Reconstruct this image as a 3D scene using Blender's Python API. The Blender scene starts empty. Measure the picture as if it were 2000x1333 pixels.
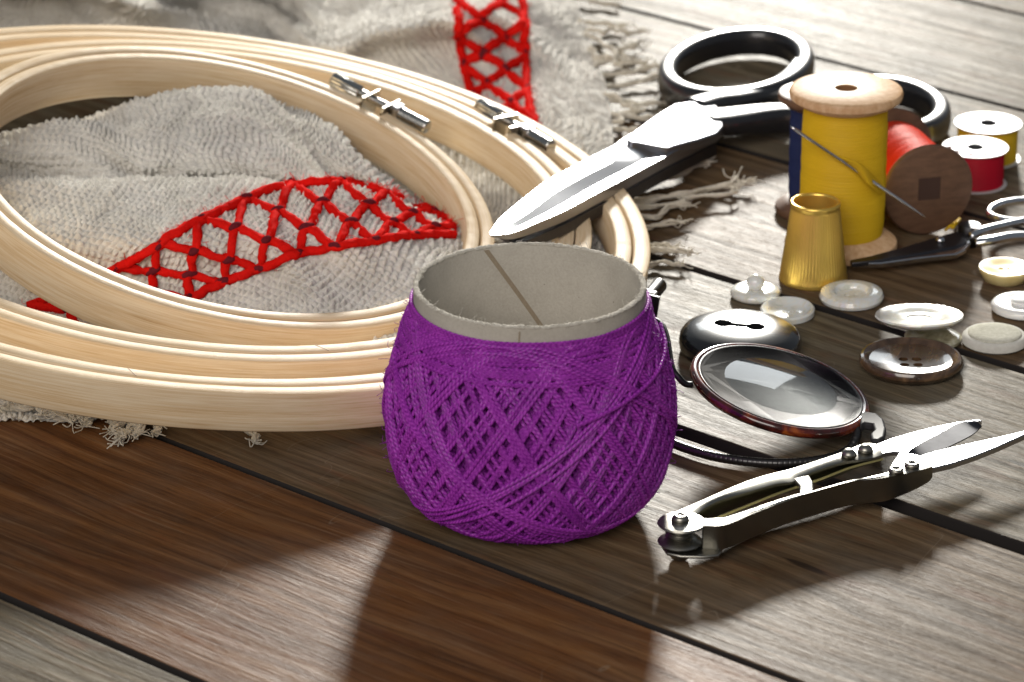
import bpy, bmesh, math, random
import numpy as np
from mathutils import Vector, Matrix
from mathutils.bvhtree import BVHTree
random.seed(7); RNG = np.random.default_rng(7)
SC = bpy.context.scene
SC.unit_settings.scale_length = 0.01          # one unit is one centimetre
COL = SC.collection

# ------------------------------------------------------------------ camera
FPX = 7400.0; PITCH = math.atan(3041/7400.0); D0 = 76.0
FW = np.array([0, math.cos(PITCH), -math.sin(PITCH)]); UPV = np.array([0, math.sin(PITCH), math.cos(PITCH)]); RT = np.array([1.0, 0, 0])
CAM = -D0*FW
def ray(px, py): return FW*FPX + RT*(px-1000) + UPV*(666.5-py)
def P(px, py, z=0.0):
    "point of the photograph on the level z"
    r = ray(px, py); return CAM + r*((z-CAM[2])/r[2])
def PY(px, py, y):
    r = ray(px, py); return CAM + r*((y-CAM[1])/r[1])
def scale_at(X): return FPX/((np.array(X)-CAM)@FW)
cd = bpy.data.cameras.new('camera'); cam = bpy.data.objects.new('camera', cd); COL.objects.link(cam)
cam.location = CAM; cam.rotation_euler = (math.pi/2-PITCH, 0, 0)
cd.sensor_width = 36; cd.lens = FPX/2000*36; cd.clip_start = 1; cd.clip_end = 2000
cd.dof.use_dof = True; cd.dof.focus_distance = 71.0; cd.dof.aperture_fstop = 0.36
SC.camera = cam

# ------------------------------------------------------------------ light
W = bpy.data.worlds.new('World'); SC.world = W; W.use_nodes = True
bg = W.node_tree.nodes['Background']; bg.inputs[0].default_value = (0.80, 0.88, 1.0, 1); bg.inputs[1].default_value = 0.16
def area(name, loc, target, sx, sy, power, color, shape='RECTANGLE'):
    l = bpy.data.lights.new(name, 'AREA'); l.shape = shape; l.size = sx; l.size_y = sy; l.energy = power; l.color = color
    o = bpy.data.objects.new(name, l); COL.objects.link(o); o.location = loc
    o.rotation_euler = (Vector(target)-Vector(loc)).to_track_quat('-Z', 'Y').to_euler(); return o
def from_dir(az, el, d, tgt=(1, 2, 0)):
    a, e = math.radians(az), math.radians(el)
    return (tgt[0]+d*math.sin(a)*math.cos(e), tgt[1]+d*math.cos(a)*math.cos(e), tgt[2]+d*math.sin(e))
area('key_lamp', from_dir(5, 17.8, 260), (1, 2, 0), 26, 26, 2.3e6, (1.0, 0.962, 0.88), 'DISK')
area('window_lamp', from_dir(5, 25, 270), (1, 2, 0), 112, 56, 7.0e4, (0.93, 0.98, 1.0))
area('fill_lamp', (-60, -190, 130), (0, 0, 0), 170, 120, 3.6e5, (1.0, 0.93, 0.86))  # added soft fill from behind the camera, in place of room bounce
SC.view_settings.view_transform = 'Standard'; SC.view_settings.look = 'None'; SC.view_settings.exposure = 0; SC.view_settings.gamma = 1
SC.cycles.max_bounces = 10; SC.cycles.transparent_max_bounces = 16; SC.cycles.caustics_reflective = True; SC.cycles.caustics_refractive = False
SC.cycles.sample_clamp_indirect = 4.0; SC.cycles.blur_glossy = 0.3

# ------------------------------------------------------------------ object helpers
def rootloc(p):
    while p.parent is not None: p = p.parent
    return np.array(p.location)
def thing(name, label, cat, loc, group=None):
    o = bpy.data.objects.new(name, None); COL.objects.link(o); o.location = loc; o.empty_display_size = .3
    o['label'] = label; o['category'] = cat
    if group: o['group'] = group
    return o
def obj(name, mv, mat, parent=None, smooth=True, angle=None, label=None, sub=0):
    v, f = mv[0], mv[1]
    v = np.asarray(v, float)
    if parent is not None: v = v - rootloc(parent)
    m = bpy.data.meshes.new(name)
    if isinstance(f, np.ndarray):
        m.vertices.add(len(v)); m.vertices.foreach_set('co', v.ravel().astype(np.float32)); m.loops.add(f.size); m.loops.foreach_set('vertex_index', f.ravel().astype(np.int32))
        m.polygons.add(len(f)); m.polygons.foreach_set('loop_start', np.arange(0, f.size, f.shape[1], dtype=np.int32)); m.update(calc_edges=True)
    else: m.from_pydata(v.tolist(), [], f); m.update()

    if len(mv) > 2 and mv[2] is not None:
        uv = m.uv_layers.new(name='UVMap'); li = np.zeros(len(m.loops), np.int32); m.loops.foreach_get('vertex_index', li)
        uv.data.foreach_set('uv', np.asarray(mv[2], np.float32)[li].ravel())
    if len(v) < 20000:
        b_ = bmesh.new(); b_.from_mesh(m); bmesh.ops.remove_doubles(b_, verts=b_.verts, dist=1e-5); bmesh.ops.recalc_face_normals(b_, faces=b_.faces); b_.to_mesh(m); b_.free()
    if smooth:
        if angle is None: m.polygons.foreach_set('use_smooth', [True]*len(m.polygons))
        else: m.shade_smooth() if hasattr(m, 'shade_smooth') else None
        if angle is not None:
            m.polygons.foreach_set('use_smooth', [True]*len(m.polygons))
            m.set_sharp_from_angle(angle=math.radians(angle))
    m.materials.append(mat)
    o = bpy.data.objects.new(name, m); COL.objects.link(o)
    if parent is not None: o.parent = parent
    if label: o['label'] = label
    if sub:
        md = o.modifiers.new('sub', 'SUBSURF'); md.levels = sub; md.render_levels = sub
    return o
def tag(o, label, cat, group=None, kind=None):
    o['label'] = label; o['category'] = cat
    if group: o['group'] = group
    if kind: o['kind'] = kind
    return o
def join(*ms):
    V, F, n = [], [], 0; U = []; hasuv = all(len(m) > 2 and m[2] is not None for m in ms)
    for m in ms:
        V.append(np.asarray(m[0], float)); F += [tuple(i+n for i in f) for f in m[1]]; n += len(m[0])
        if hasuv: U.append(np.asarray(m[2]))
    return (np.vstack(V), F, np.vstack(U) if hasuv else None)
def bevel(o, w, seg=2, ang=35):
    md = o.modifiers.new('bevel', 'BEVEL'); md.width = w; md.segments = seg; md.limit_method = 'ANGLE'; md.angle_limit = math.radians(ang); md.harden_normals = False
    return o
def cr(pts, n, closed=False):
    "Catmull-Rom through pts, n samples, roughly even in length"
    p = np.asarray(pts, float)
    if closed: q = np.vstack([p[-1], p, p[0], p[1]]); k = len(p)
    else: q = np.vstack([2*p[0]-p[1], p, 2*p[-1]-p[-2]]); k = len(p)-1
    T = np.linspace(0, k, 40*k+1); i = np.minimum(T.astype(int), k-1); t = (T-i)[:, None]
    a, b, c, d = q[i], q[i+1], q[i+2], q[i+3]
    X = .5*((2*b)+(-a+c)*t+(2*a-5*b+4*c-d)*t*t+(-a+3*b-3*c+d)*t**3)
    s = np.r_[0, np.cumsum(np.linalg.norm(np.diff(X, axis=0), axis=1))]
    S = np.linspace(0, s[-1], n+1 if closed else n)
    if closed: S = S[:-1]
    return np.array([np.interp(S, s, X[:, j]) for j in range(X.shape[1])]).T
def frames(p, closed=False, up=None):
    t = np.gradient(p, axis=0) if not closed else np.roll(p, -1, 0)-np.roll(p, 1, 0)
    t = t/np.maximum(np.linalg.norm(t, axis=1), 1e-9)[:, None]
    if up is not None:
        b = np.asarray(up, float)[None]-t*(t@np.asarray(up, float))[:, None]; b /= np.linalg.norm(b, axis=1)[:, None]
        return t, np.cross(b, t), b
    n = np.zeros_like(p); a = np.array([0, 0, 1.0]) if abs(t[0][2]) < .9 else np.array([1.0, 0, 0])
    n[0] = np.cross(t[0], a); n[0] /= np.linalg.norm(n[0])
    for i in range(1, len(p)):
        v = n[i-1]-t[i]*(n[i-1]@t[i]); n[i] = v/max(np.linalg.norm(v), 1e-9)
    return t, n, np.cross(t, n)
def tube(p, r, sides=8, closed=False, up=None, rz=None, ply=0, pitch=.12, amp=.25, caps=True, sq=1.0):
    p = np.asarray(p, float); N = len(p); t, n, b = frames(p, closed, up)
    r = np.broadcast_to(np.asarray(r, float), (N,)); rz = r if rz is None else np.broadcast_to(np.asarray(rz, float), (N,))
    a = np.linspace(0, 2*np.pi, sides, endpoint=False)
    s = np.r_[0, np.cumsum(np.linalg.norm(np.diff(p, axis=0), axis=1))]
    A = np.broadcast_to(a, (N, sides)); k = 1.0
    if ply: k = 1-amp+amp*np.abs(np.cos(ply/2*(A-2*np.pi*s[:, None]/pitch/ply*1.0)))*1.2
    k = np.broadcast_to(k, (N, sides))
    V = p[:, None, :]+(n[:, None, :]*(np.sign(np.cos(A))*np.abs(np.cos(A))**sq*k*r[:, None])[..., None])+(b[:, None, :]*(np.sign(np.sin(A))*np.abs(np.sin(A))**sq*k*rz[:, None])[..., None])
    uv = np.stack([np.broadcast_to(s[:, None], (N, sides)), A/(2*np.pi)], -1).reshape(-1, 2)
    M = N if closed else N-1
    i = np.arange(M)[:, None]; j = np.arange(sides)[None]; j2 = (j+1) % sides; i2 = (i+1) % N
    F = np.stack([i*sides+j, i*sides+j2, i2*sides+j2, i2*sides+j], -1).reshape(-1, 4)
    F = [tuple(f) for f in F.tolist()]
    if not closed and caps: F += [tuple(range(sides))[::-1], tuple(range((N-1)*sides, N*sides))]
    return (V.reshape(-1, 3), F, uv)
def lathe(prof, seg=64, M=None, rfun=None):
    "profile of (r, z); M 4x4 places it"
    prof = np.asarray(prof, float); N = len(prof); a = np.linspace(0, 2*np.pi, seg, endpoint=False)
    V = np.zeros((N, seg, 3)); R = np.broadcast_to(prof[:, 0:1], (N, seg)).copy()
    if rfun is not None: R = R*rfun(a[None], prof[:, 1:2])
    V[..., 0] = R*np.cos(a); V[..., 1] = R*np.sin(a); V[..., 2] = prof[:, 1:2]
    s = np.r_[0, np.cumsum(np.linalg.norm(np.diff(prof, axis=0), axis=1))]
    uv = np.stack([np.broadcast_to(a/(2*np.pi), (N, seg)), np.broadcast_to(s[:, None], (N, seg))], -1).reshape(-1, 2)
    i = np.arange(N-1)[:, None]; j = np.arange(seg)[None]; j2 = (j+1) % seg
    F = np.stack([i*seg+j, i*seg+j2, (i+1)*seg+j2, (i+1)*seg+j], -1).reshape(-1, 4)
    F = [tuple(f) for f in F.tolist()]; V = V.reshape(-1, 3)
    if prof[0, 0] > 1e-6 and not np.allclose(prof[0], prof[-1]) : F.append(tuple(range(seg))[::-1])
    if prof[-1, 0] > 1e-6 and not np.allclose(prof[0], prof[-1]): F.append(tuple(range((N-1)*seg, N*seg)))
    if M is not None: V = xf(V, M)
    return (V, F, uv)
def xf(V, M):
    M = np.array(M); return np.asarray(V)@M[:3, :3].T+M[:3, 3]
def basis(loc, zdir, xdir=(1, 0, 0)):
    z = np.array(zdir, float); z /= np.linalg.norm(z); x = np.array(xdir, float); x = x-z*(x@z); x /= np.linalg.norm(x); y = np.cross(z, x)
    M = np.eye(4); M[:3, 0] = x; M[:3, 1] = y; M[:3, 2] = z; M[:3, 3] = loc; return M
def prism(pts, off):
    "closed slab: polygon pts (3D) and the same polygon moved by off"
    p = np.asarray(pts, float); n = len(p); V = np.vstack([p, p+np.asarray(off, float)])
    F = [tuple(range(n)), tuple(range(2*n-1, n-1, -1))]+[(i, n+i, n+(i+1) % n, (i+1) % n) for i in range(n)]
    return (V, F, None)
def loft(secs, close=True, caps=True):
    S = np.asarray(secs, float); N, K = S.shape[:2]; F = []
    for i in range(N-1):
        for j in range(K if close else K-1):
            j2 = (j+1) % K; F.append((i*K+j, i*K+j2, (i+1)*K+j2, (i+1)*K+j))
    if caps: F += [tuple(range(K))[::-1], tuple(range((N-1)*K, N*K))]
    return (S.reshape(-1, 3), F, None)
def box(c, sx, sy, sz, M=None):
    V = np.array([[x, y, z] for x in (-sx/2, sx/2) for y in (-sy/2, sy/2) for z in (-sz/2, sz/2)])+np.asarray(c)
    F = [(0, 1, 3, 2), (4, 6, 7, 5), (0, 4, 5, 1), (2, 3, 7, 6), (0, 2, 6, 4), (1, 5, 7, 3)]
    return (V if M is None else xf(V, M), F, None)
def cut(o, cutters, solver='EXACT'):
    "real holes: boolean away and bake the result"
    m = bpy.data.meshes.new('cutter'); j = join(*[(c[0], c[1], None) for c in cutters]); m.from_pydata(np.asarray(j[0]).tolist(), [], j[1]); m.update()
    b_ = bmesh.new(); b_.from_mesh(m); bmesh.ops.remove_doubles(b_, verts=b_.verts, dist=1e-5); bmesh.ops.recalc_face_normals(b_, faces=b_.faces); b_.to_mesh(m); b_.free()
    c = bpy.data.objects.new('cutter', m); COL.objects.link(c)
    c.location = (0, 0, 0)
    md = o.modifiers.new('b', 'BOOLEAN'); md.object = c; md.operation = 'DIFFERENCE'; md.solver = solver
    bpy.context.view_layer.update(); dg = bpy.context.evaluated_depsgraph_get()
    nm = bpy.data.meshes.new_from_object(o.evaluated_get(dg)); o.modifiers.clear(); o.data = nm
    bpy.data.objects.remove(c); nm.polygons.foreach_set('use_smooth', [True]*len(nm.polygons)); nm.set_sharp_from_angle(angle=math.radians(35))
def vnoise(x, y, seed=0):
    r = np.random.default_rng(seed).random((256, 256)); xi = np.floor(x).astype(int); yi = np.floor(y).astype(int)
    fx = x-xi; fy = y-yi; fx = fx*fx*(3-2*fx); fy = fy*fy*(3-2*fy); g = lambda a, b: r[a % 256, b % 256]
    return (g(xi, yi)*(1-fx)+g(xi+1, yi)*fx)*(1-fy)+(g(xi, yi+1)*(1-fx)+g(xi+1, yi+1)*fx)*fy-.5

# ------------------------------------------------------------------ materials
class NT:
    def __init__(s, name):
        s.m = bpy.data.materials.new(name); s.m.use_nodes = True; s.t = s.m.node_tree; s.b = s.t.nodes['Principled BSDF']
    def n(s, kind, **kw):
        x = s.t.nodes.new(kind)
        for k, v in kw.items():
            if k.startswith('_'): setattr(x, k[1:], v)
            else: s.put(x.inputs[int(k[1:]) if k[0] == 'i' and k[1:].isdigit() else k.replace('__', ' ')], v)
        return x
    def put(s, inp, v):
        if isinstance(v, bpy.types.NodeSocket): s.t.links.new(v, inp)
        elif isinstance(v, bpy.types.Node): s.t.links.new(v.outputs[0], inp)
        else: inp.default_value = (*v, 1) if (isinstance(v, tuple) and len(v) == 3 and inp.type == 'RGBA') else v
    def set(s, **kw):
        for k, v in kw.items(): s.put(s.b.inputs[k.replace('__', ' ')], v)
        return s
    def co(s, which='Object'): return s.n('ShaderNodeTexCoord').outputs[which]
    def map(s, v, scale=(1, 1, 1), loc=(0, 0, 0), rot=(0, 0, 0)): return s.n('ShaderNodeMapping', Vector=v, Scale=scale, Location=loc, Rotation=rot).outputs[0]
    def noise(s, v, scale=1., detail=4., rough=.55, dist=0.): return s.n('ShaderNodeTexNoise', Vector=v, Scale=scale, Detail=detail, Roughness=rough, Distortion=dist).outputs['Fac']
    def ramp(s, f, stops):
        x = s.n('ShaderNodeValToRGB', Fac=f); e = x.color_ramp.elements
        while len(e) < len(stops): e.new(.5)
        for q, (p_, c) in zip(e, stops): q.position = p_; q.color = (*c, 1) if isinstance(c, tuple) else (c, c, c, 1)
        return x.outputs[0]
    def math(s, op, a, b=0., c=None):
        x = s.n('ShaderNodeMath', _operation=op); s.put(x.inputs[0], a); s.put(x.inputs[1], b)
        if c is not None: s.put(x.inputs[2], c)
        return x.outputs[0]
    def mix(s, f, a, b, mode='MIX'):
        x = s.n('ShaderNodeMix', _data_type='RGBA', _blend_type=mode); s.put(x.inputs[0], f); s.put(x.inputs[6], a); s.put(x.inputs[7], b); return x.outputs[2]
    def bump(s, h, strength=.3, dist=.02):
        return s.set(Normal=s.n('ShaderNodeBump', Height=h, Strength=strength, Distance=dist).outputs[0])
def satin(t, col, rough, fac):
    "worn open wood: a diffuse body with a thin, weak gloss"
    df = t.n('ShaderNodeBsdfDiffuse', Color=col, Roughness=.4); gl = t.n('ShaderNodeBsdfGlossy', Color=(1., 1., 1.), Roughness=rough); nrm = t.b.inputs['Normal']
    for l in list(t.t.links):
        if l.to_socket == nrm: t.put(df.inputs['Normal'], l.from_socket); t.put(gl.inputs['Normal'], l.from_socket)
    mx = t.n('ShaderNodeMixShader'); t.put(mx.inputs[0], fac); t.put(mx.inputs[1], df); t.put(mx.inputs[2], gl)
    t.t.links.new(mx.outputs[0], t.t.nodes['Material Output'].inputs[0]); return t.m
def simple(name, col, rough=.5, metal=0., **kw): return NT(name).set(Base__Color=col, Roughness=rough, Metallic=metal, **kw).m

def wood_plank(name, tint, wash):
    t = NT(name); rnd = t.n('ShaderNodeObjectInfo').outputs['Random']
    off = t.n('ShaderNodeVectorMath', _operation='ADD'); t.put(off.inputs[0], t.co()); 
    cmb = t.n('ShaderNodeCombineXYZ', X=t.math('MULTIPLY', rnd, 300.), Y=t.math('MULTIPLY', rnd, 77.)); t.put(off.inputs[1], cmb); v = off.outputs[0]
    warp = t.noise(t.map(v, (.05, .25, .25)), 1, 3); 
    vw = t.n('ShaderNodeVectorMath', _operation='ADD'); t.put(vw.inputs[0], v); t.put(vw.inputs[1], t.n('ShaderNodeCombineXYZ', Y=t.math('MULTIPLY', warp, 2.2))); v2 = vw.outputs[0]
    tone = t.noise(t.map(v, (.05, .35, .35)), 1, 5, .6)
    rings = t.n('ShaderNodeTexWave', Vector=t.map(v2, (.012, 1, 1)), Scale=.62, Distortion=3.5, Detail=3., Detail__Scale=1.2, _bands_direction='Y', _wave_profile='SIN').outputs['Fac']
    streak = t.noise(t.map(v2, (.055, 3.6, 3.6)), 1, 8, .66)
    fine = t.noise(t.map(v, (.55, 30, 30)), 1, 4, .65)
    pores = t.noise(t.map(v, (1.6, 55, 55)), 1, 2, .5)
    blot = t.noise(v, .55, 5, .6)
    g = t.math('ADD', t.math('MULTIPLY', streak, .40), t.math('ADD', t.math('MULTIPLY', rings, .10), t.math('MULTIPLY', tone, .52)))
    a, b, c = tint
    col = t.ramp(g, [(.30, a), (.52, b), (.74, c)])
    col = t.mix(t.math('MULTIPLY', t.ramp(fine, [(.35, 1.), (.62, 0.)]), .30), col, (.02, .011, .008), 'MIX')
    col = t.mix(t.math('MULTIPLY', t.ramp(blot, [(.42, 0.), (.68, 1.)]), wash), col, (.115, .105, .085), 'MIX')
    col = t.mix(t.math('MULTIPLY', t.ramp(t.noise(t.map(v, (.5, 2, 2), (9, 3, 0)), 1, 4), [(.56, 0.), (.7, 1.)]), .35), col, (.13, .045, .02))
    mid = t.noise(t.map(v2, (.30, 9., 9.)), 1, 4, .62); short = t.noise(t.map(v, (1.6, 13, 13)), 1, 3, .6)
    col = t.mix(t.math('MULTIPLY', t.ramp(mid, [(.36, 1.), (.48, 0.)]), .36), col, (.022, .012, .008))
    col = t.mix(t.math('MULTIPLY', t.ramp(mid, [(.55, 0.), (.66, 1.)]), .28), col, (.25, .155, .085))
    col = t.mix(t.math('MULTIPLY', t.ramp(short, [(.34, 1.), (.44, 0.)]), .25), col, (.018, .010, .007))
    vo = t.n('ShaderNodeTexVoronoi', Vector=t.map(v2, (.16, .75, .75)), Scale=1.)
    fleck = t.math('MULTIPLY', t.ramp(t.math('ADD', vo.outputs['Distance'], t.math('MULTIPLY', fine, .05)), [(.085, 1.), (.12, 0.)]), t.ramp(t.n('ShaderNodeSeparateColor', Color=vo.outputs['Color']).outputs[0], [(.62, 0.), (.64, 1.)]))
    col = t.mix(t.math('MULTIPLY', fleck, .75), col, (.012, .008, .006))
    sv = t.map(v, (.5, .16, 1), (3, 1, 0), (0, 0, .9)); sn_ = t.noise(sv, 1.4, 2, .5); scr = t.math('MULTIPLY', t.ramp(t.math('ABSOLUTE', t.math('SUBTRACT', sn_, .47)), [(.0, 1.), (.0035, 0.)]), t.ramp(t.noise(v, .25, 2), [(.52, 0.), (.60, 1.)]))
    col = t.mix(t.math('MULTIPLY', scr, .35), col, (.26, .21, .15))
    h = t.math('ADD', t.math('ADD', t.math('MULTIPLY', mid, .9), t.math('MULTIPLY', short, .8)), t.math('MULTIPLY', fine, .4)); h = t.math('ADD', t.math('MULTIPLY', h, .8), t.math('ADD', t.math('MULTIPLY', streak, .9), t.math('MULTIPLY', pores, .35)))
    t.bump(h, .5, .03)
    return satin(t, col, t.math('ADD', t.math('MULTIPLY', streak, .12), t.math('ADD', t.math('MULTIPLY', fine, .10), .26)), t.math('MULTIPLY', t.math('ADD', t.math('ADD', t.ramp(short, [(.34, .22), (.66, .72)]), t.ramp(mid, [(.34, .18), (.66, .62)])), t.ramp(streak, [(.32, .25), (.68, 1.7)])), .0064))
RED = ((.036, .014, .006), (.140, .058, .020), (.26, .125, .045)); BRN = ((.034, .021, .012), (.112, .072, .038), (.205, .142, .082)); GRY = ((.040, .031, .020), (.130, .104, .066), (.235, .200, .138))
M_planks = [wood_plank('stained wood red brown', RED, .18), wood_plank('stained wood brown', BRN, .30), wood_plank('stained wood grey brown', GRY, .50)]

def bamboo():
    t = NT('pale bamboo'); uv = t.co('UV'); rnd = t.n('ShaderNodeObjectInfo').outputs['Random']
    off = t.n('ShaderNodeVectorMath', _operation='ADD'); t.put(off.inputs[0], uv); t.put(off.inputs[1], t.n('ShaderNodeCombineXYZ', X=t.math('MULTIPLY', rnd, 50.), Y=t.math('MULTIPLY', rnd, 9.))); v = off.outputs[0]
    big = t.noise(t.map(v, (.35, 3.5, 1)), 1, 5, .6); st = t.noise(t.map(v, (.55, 26, 1)), 1, 5, .65); fi = t.noise(t.map(v, (1.2, 90, 1)), 1, 3, .6)
    g = t.math('ADD', t.math('MULTIPLY', st, .6), t.math('MULTIPLY', big, .4))
    col = t.ramp(g, [(.30, (.44, .28, .13)), (.45, (.62, .47, .29)), (.60, (.71, .59, .42)), (.78, (.78, .68, .52))])
    col = t.mix(t.math('MULTIPLY', t.ramp(fi, [(.30, 1.), (.45, 0.)]), .35), col, (.34, .19, .075))
    t.bump(t.math('ADD', fi, t.math('MULTIPLY', st, .8)), .25, .015); return satin(t, col, .38, .02)
M_bamboo = bamboo()
def fabric(name, col, col2, sc=14., bumpd=.02, rough=.9, sheen=.3, trans=0.):
    t = NT(name); v = t.co(); n = t.noise(v, sc, 5, .7); n2 = t.noise(v, 1.1, 4, .6)
    c = t.mix(t.ramp(t.math('ADD', t.math('MULTIPLY', n, .6), t.math('MULTIPLY', n2, .4)), [(.36, 0.), (.64, 1.)]), col, col2)
    t.bump(t.noise(v, sc*2, 4, .7), .6, bumpd); m = satin(t, c, .6, .004)
    if trans:
        out = t.t.nodes['Material Output'].inputs[0]; mx = t.n('ShaderNodeMixShader'); t.put(mx.inputs[0], trans); t.put(mx.inputs[1], out.links[0].from_socket); t.put(mx.inputs[2], t.n('ShaderNodeBsdfTranslucent', Color=c)); t.t.links.new(mx.outputs[0], out)
    return m
M_linen = fabric('undyed linen', (.56, .535, .485), (.82, .80, .75), 16, .03, .9, .0, .08)
M_fringe = fabric('linen fringe', (.50, .46, .38), (.68, .64, .56), 12, .02)
M_red = fabric('red embroidery wool', (.58, .006, .004), (.74, .012, .008), 20, .03, .9, .06)
M_maroon = fabric('maroon knot wool', (.10, .010, .016), (.17, .018, .026), 20, .03, .9, .06)
def thread_mat(name, c1, c2, ply=True, freq=10., rough=.62):
    t = NT(name); uv = t.co('UV'); v = t.map(uv, (freq, 2, 1))
    s = t.n('ShaderNodeSeparateXYZ', Vector=v)
    ph = t.math('FRACT', t.math('ADD', s.outputs[0], s.outputs[1])); tri = t.math('ABSOLUTE', t.math('SUBTRACT', ph, .5))
    n = t.noise(t.co(), 25, 3, .6); big = t.noise(t.co(), 2.2, 3, .6)
    c = t.mix(t.ramp(t.math('ADD', t.math('MULTIPLY', tri, .8), t.math('ADD', t.math('MULTIPLY', n, .4), t.math('MULTIPLY', big, .45))), [(.35, 0.), (.80, 1.)]), c1, c2)
    t.set(Base__Color=c, Roughness=rough, Sheen__Weight=.06, Specular__IOR__Level=.25)
    t.bump(t.math('SUBTRACT', t.math('MULTIPLY', n, .3), tri), .7, .03); return satin(t, c, .42, .03)
M_purple = thread_mat('purple cotton thread', (.49, .066, .57), (.20, .010, .27))
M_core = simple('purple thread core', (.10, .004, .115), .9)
def wound(name, c1, c2, rough=.5, n=24.):
    t = NT(name); s = t.n('ShaderNodeSeparateXYZ', Vector=t.co('UV')); w = t.noise(t.map(t.co('UV'), (2, 1.5, 1)), 3, 3)
    y = t.math('MULTIPLY', t.math('ADD', s.outputs[1], t.math('MULTIPLY', w, .05)), n)
    tri = t.math('ABSOLUTE', t.math('SUBTRACT', t.math('FRACT', y), .5)); nz = t.noise(t.map(t.co('UV'), (3, 40, 1)), 2, 4, .6)
    c = t.mix(t.ramp(t.math('ADD', t.math('MULTIPLY', tri, .9), t.math('MULTIPLY', nz, .5)), [(.2, 0.), (.8, 1.)]), c1, c2)
    t.set(Base__Color=c, Roughness=rough, Specular__IOR__Level=.3); t.bump(t.math('SUBTRACT', t.math('MULTIPLY', nz, .6), tri), .6, .03); return satin(t, c, .45, .02)
M_yellow = wound('yellow sewing thread', (.78, .52, .022), (.58, .35, .008))
M_navy = wound('navy sewing thread', (.028, .04, .13), (.012, .018, .06))
M_scarlet = wound('scarlet sewing thread', (.80, .06, .022), (.55, .02, .010), rough=.7)
M_crimson = wound('crimson bobbin thread', (.52, .008, .03), (.30, .003, .015), n=26.)
M_lemon = wound('lemon bobbin thread', (.72, .50, .03), (.48, .30, .01), n=26.)
def spoolwood():
    t = NT('turned spool wood'); v = t.co(); n = t.noise(t.map(v, (3, 3, .8)), 2, 5, .6); r = t.noise(v, 9, 4, .65)
    c = t.mix(t.ramp(t.math('ADD', t.math('MULTIPLY', n, .6), t.math('MULTIPLY', r, .4)), [(.35, 0.), (.65, 1.)]), (.50, .29, .14), (.70, .50, .31))
    t.bump(r, .25, .015); return satin(t, c, .4, .02)
M_spool = spoolwood()
M_spooldark = NT('shade darkened spool wood'); _t = M_spooldark; _n = _t.noise(_t.map(_t.co(), (2, 2, 6)), 1.5, 5, .6)
M_spooldark = _t.set(Base__Color=_t.ramp(_n, [(.35, (.10, .052, .030)), (.65, (.15, .080, .046))]), Roughness=.5).m  # dark brown wood, darkened further for the shade on the red spool's end
M_hole = simple('spool bore', (.20, .095, .035), .8)
def card():
    t = NT('grey cardboard'); v = t.co(); n = t.noise(v, 22, 4, .7); b = t.noise(v, 1.3, 3)
    sp = t.n('ShaderNodeTexVoronoi', Vector=v, Scale=3.2).outputs['Distance']; rs = t.noise(v, 6, 2)
    c = t.mix(t.ramp(t.math('ADD', t.math('MULTIPLY', n, .5), t.math('MULTIPLY', b, .5)), [(.35, 0.), (.65, 1.)]), (.35, .325, .28), (.46, .43, .375))
    c = t.mix(t.ramp(t.math('ADD', sp, t.math('MULTIPLY', rs, .10)), [(.075, .85), (.095, 0.)]), c, (.07, .05, .04))
    t.set(Base__Color=c, Roughness=.85, Specular__IOR__Level=.25); t.bump(n, .35, .02); return t.m
M_card = card(); M_cardseam = fabric('cardboard seam', (.25, .20, .145), (.31, .26, .19), 20, .01, .9, 0.)
M_cardrim = fabric('torn cardboard rim', (.40, .375, .32), (.60, .57, .51), 18, .03, .95, .2)
def metal(name, col, rough=.2, scratch=.08, sc=(1, 1, 1)):
    t = NT(name); n = t.noise(t.map(t.co(), sc), 6, 5, .65)
    t.set(Base__Color=t.mix(t.math('MULTIPLY', n, .35), col, tuple(c*.6 for c in col)), Metallic=1., Roughness=t.math('ADD', t.math('MULTIPLY', n, scratch*2), max(rough-scratch, .03))); t.bump(t.math('ADD', n, t.math('MULTIPLY', t.noise(t.map(t.co(), (3, 26, 9), (0, 0, 0), (0, 0, .45)), 2, 3, .6), .6)), .10, .008); return t.m
M_steel = metal('polished steel', (.72, .73, .75), .18)
M_blade = metal('brushed blade steel', (.42, .43, .46), .33, .10, (1, 7, 7))
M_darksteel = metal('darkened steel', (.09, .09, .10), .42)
M_snip = metal('zinc plated steel', (.33, .32, .285), .36, .10)
M_screw = metal('nickel screw', (.55, .54, .50), .25)
M_gold = metal('gold plated brass', (1.0, .70, .16), .33, .08, (1, 1, .3)); M_gold.node_tree.nodes['Principled BSDF'].inputs['Metallic'].default_value = .82
def coated(name, col, rough, coat=.6, **kw): return NT(name).set(Base__Color=col, Roughness=rough, Coat__Weight=coat, Coat__Roughness=.06, **kw).m
M_black = coated('black enamel', (.014, .014, .016), .34, .6)
M_blackbtn = coated('black plastic', (.012, .013, .014), .22, .7)
M_gun = metal('gunmetal', (.05, .05, .052), .45)
M_hinge = simple('dull gunmetal lacquer', (.03, .03, .032), .55, 0., Specular__IOR__Level=.12)
M_cable = coated('black cable', (.012, .011, .011), .35, .4)
def mottled(name, stops, sc, rough=.16, coat=.6, sss=0., stretch=(1, 1, 1), dist=1.0):
    t = NT(name); n = t.noise(t.map(t.co(), stretch), sc, 4, .6, dist); t.set(Base__Color=t.ramp(n, stops), Roughness=rough, Coat__Weight=coat, Coat__Roughness=.05)
    if sss: t.set(Subsurface__Weight=sss, Subsurface__Radius=(.2, .17, .12), Subsurface__Scale=.35)
    t.bump(t.noise(t.co(), sc*6, 3), .05, .01); return t.m
M_tort = mottled('tortoiseshell', [(.35, (.015, .004, .003)), (.52, (.10, .012, .008)), (.66, (.30, .07, .012))], 1.7)
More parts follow.
